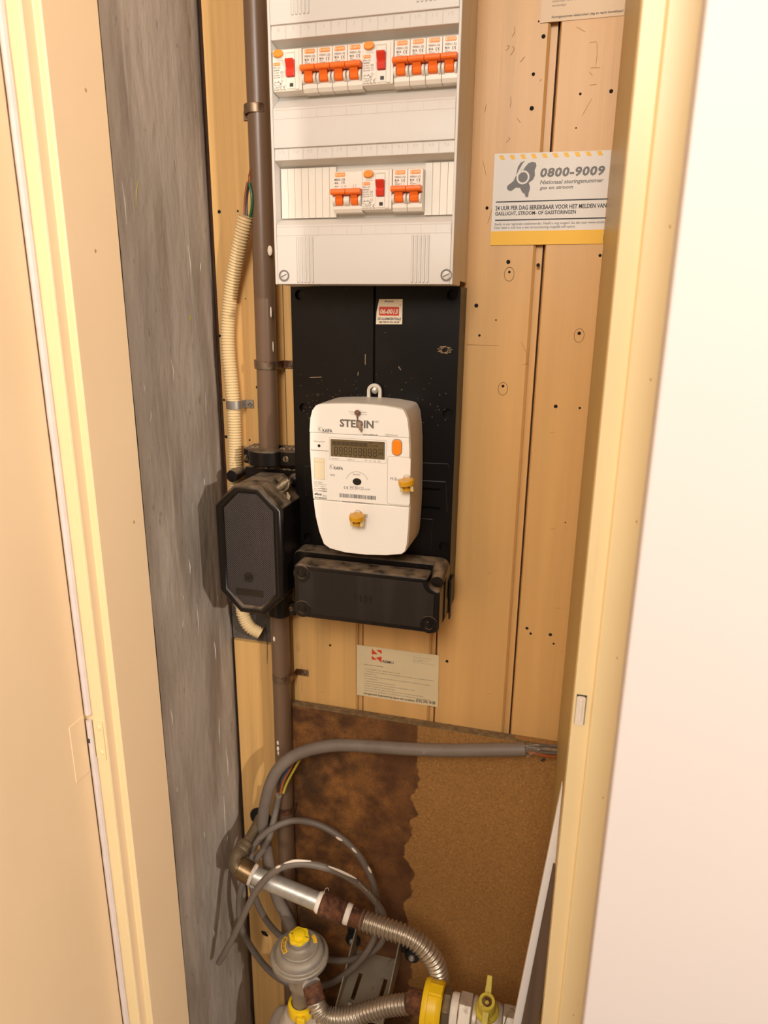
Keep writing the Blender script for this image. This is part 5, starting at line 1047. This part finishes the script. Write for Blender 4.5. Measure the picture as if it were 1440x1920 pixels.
# right union and valve
vc = Vector((-0.1218,-0.175,0.5711))
ru = tag(ob('union_ring', MB().lathe([(0.020, 0), (0.0335, 0.0), (0.0355, 0.003), (0.0355, 0.008), (0.0345, 0.0085), (0.0345, 0.0205), (0.0355, 0.021), (0.0345, 0.0255), (0.0325, 0.0285), (0.020, 0.0285)], vc+Vector((-0.014, 0, 0)), (1, 0, 0), 40), 'yellow_ring'), 'wide yellow union ring between the ribbed hose and the gas valve', 'ring')
ob('ring_clip', MB().box(vc.x-0.006, vc.x+0.014, vc.y-0.012, vc.y+0.006, vc.z+0.0335, vc.z+0.0385), 'yellow_ring', ru, bev=0.0015)
ob('rusty_nipple', axis_tube(vc+Vector((-0.0395, 0, 0.0)), vc+Vector((-0.0142, 0, 0)), [(0.0140, 0), (0.0165, .08), (0.0165, 1)]), 'rust', ru)
vl = thing('gas_valve', vc+Vector((0.07, 0, -0.03)), 'pale gas valve with a yellow handle at the bottom right', 'valve')
ob('tail_nut', MB().lathe([(0.018, 0.0148), (0.0285, 0.0148), (0.0295, 0.0165), (0.0295, 0.025), (0.0285, 0.0265), (0.018, 0.0265)], vc, (1, 0, 0), 8), 'brass_dusty', vl, bev=0.0008)
ob('sealing_tape', MB().lathe([(0.0245, 0.0268), (0.0252, 0.030), (0.0252, 0.036), (0.0245, 0.0375)], vc, (1, 0, 0), 28), 'tape_white', vl)
ob('hex_body', MB().lathe([(0.0250, 0.0378), (0.0285, 0.039), (0.0285, 0.056), (0.0255, 0.0575)], vc, (1, 0, 0), 6), 'valve_white', vl, bev=0.001)
ob('valve_ball_housing', MB().lathe([(0.0235, 0.0575), (0.0275, 0.059), (0.0275, 0.064), (0.0245, 0.066), (0.0265, 0.072), (0.0275, 0.082), (0.0262, 0.094), (0.0235, 0.100)], vc, (1, 0, 0), 28), 'valve_white', vl, ang=30)
ob('end_nut', MB().lathe([(0.0225, 0.100), (0.0262, 0.1015), (0.0262, 0.118), (0.0225, 0.1195)], vc, (1, 0, 0), 6), 'valve_white', vl, bev=0.001)
ob('outlet_pipe', MB().lathe([(0.018, 0.1195), (0.018, 0.1260)], vc, (1, 0, 0), 24), 'valve_white', vl)
hv = vc+Vector((0.078, -0.004, 0.024)); ha = Vector((0, -0.35, 1)).normalized(); hf = Vector((0, -1, -0.35)).normalized()
hdl = ob('handle', MB().lathe([(0.0165, -0.002), (0.0175, 0.001), (0.0160, 0.006), (0.0128, 0.009), (0.0118, 0.030), (0.0108, 0.0325), (0.0072, 0.0325), (0.0070, 0.027)], hv, ha, 28), 'yellow_dirty', vl, ang=40)
def bar(a, b, w_, h_, t0=1.0):
    a = Vector(a); b = Vector(b); x = Vector((1, 0, 0)); up_ = (b-a).cross(x).normalized()
    vs = [p+x*(s*w_*k)+up_*(q*h_*k) for p, k in ((a, 1.0), (b, t0)) for q in (-1, 1) for s in (-1, 1)]
    return MB().add(vs, [(0, 2, 3, 1), (4, 5, 7, 6), (0, 1, 5, 4), (2, 6, 7, 3), (0, 4, 6, 2), (1, 3, 7, 5)])
ob('handle_wing', bar(hv+ha*0.022-hf*0.008, hv+ha*0.030-hf*0.034, 0.0050, 0.0042, 0.75), 'yellow_dirty', hdl, bev=0.0014)
ob('handle_wing', bar(hv+ha*0.022+hf*0.008, hv+ha*0.012+hf*0.046, 0.0046, 0.0046, 0.85), 'yellow_dirty', hdl, bev=0.0014)
for k in (-1, 1): ob('handle_stop', bar(hv+ha*0.003+Vector((k*0.013, 0, 0)), hv+ha*0.003+Vector((k*0.017, -0.004, -0.012)), 0.0036, 0.0046, 0.8), 'yellow_dirty', hdl, bev=0.0012)
ob('handle_screw', MB().lathe([(0.0068, 0.026), (0.0066, 0.0285), (0.0030, 0.0285), (0.0028, 0.0255)], hv, ha, 18), 'clip_steel', hdl)
ob('tag_wire', MB().tube(cr([vc+Vector((0.104, -0.018, 0.022)), vc+Vector((0.107, -0.012, 0.036)), vc+Vector((0.112, -0.006, 0.042)), vc+Vector((0.122, -0.010, 0.034)), vc+Vector((0.134, -0.018, 0.022))], 6), 0.0007, 6), 'brass_dusty', vl)
# meter bracket on the particle board
bz = 0.4490; bl, br, bt0, bt1 = -0.2880, -0.2100, 0.0135, 0.132
bk = thing('meter_bracket', ((bl+br)/2, -0.013, bz), 'grey steel bracket with slots, bolted to the particle board below the hoses', 'bracket')
vsp = plate([(bl, -bt1), (br, -bt1), (br, -bt0), (bl, -bt0)], [[(bl+0.0155, -0.105), (bl+0.0225, -0.105), (bl+0.0225, -0.054), (bl+0.0155, -0.054)], [(br-0.018, -0.097), (br-0.011, -0.097), (br-0.011, -0.053), (br-0.018, -0.053)]], -0.001, 0.001)
shelf = MB().add([(v.x, v.z, bz+v.y) for v in vsp.v], vsp.f); ob('shelf', shelf, 'bracket_steel', bk, bev=0.0004)
for x in (bl-0.0020, br):
    ob('gusset', MB().add([(x+dx, y, z_) for dx in (0, 0.0020) for y, z_ in ((-bt0, bz-0.001), (-bt1, bz-0.001), (-bt1, bz+0.010), (-bt0, bz+0.058))], [(0, 1, 2, 3), (7, 6, 5, 4), (0, 4, 5, 1), (1, 5, 6, 2), (2, 6, 7, 3), (3, 7, 4, 0)]), 'bracket_steel', bk, bev=0.0004)
for (xa_, xb_), p in (((bl-0.018, bl-0.0022), (-0.2957,-0.016,0.4745)), ((br+0.0022, br+0.030), (-0.1873,-0.016,0.4715))):
    ob('wall_tab', MB().box(xa_, xb_, -0.0155, -0.0130, bz+0.022, bz+0.048), 'black_rubber', bk, bev=0.0008)
    ob('rubber_washer', MB().lathe([(0.0135, 0), (0.0130, 0.004), (0.0095, 0.005)], (p[0], -0.0156, p[2]), (0, -1, 0), 24), 'black_rubber', bk)
    ob('bolt_head', MB().lathe([(0.0058, 0.0048), (0.0058, 0.0075), (0.0044, 0.0095)], (p[0], -0.0156, p[2]), (0, -1, 0), 6), 'galvanised', bk)
ob('rivet', MB().lathe([(0.0045, 0), (0.0040, 0.0025), (0.002, 0.0035)], (bl+0.017, -0.113, bz+0.001), (0, 0, 1), 14), 'galvanised', bk)
ob('cross_bar', MB().box(bl, br+0.055, -0.155, -0.136, bz-0.018, bz-0.010), 'bracket_steel', bk, bev=0.003)
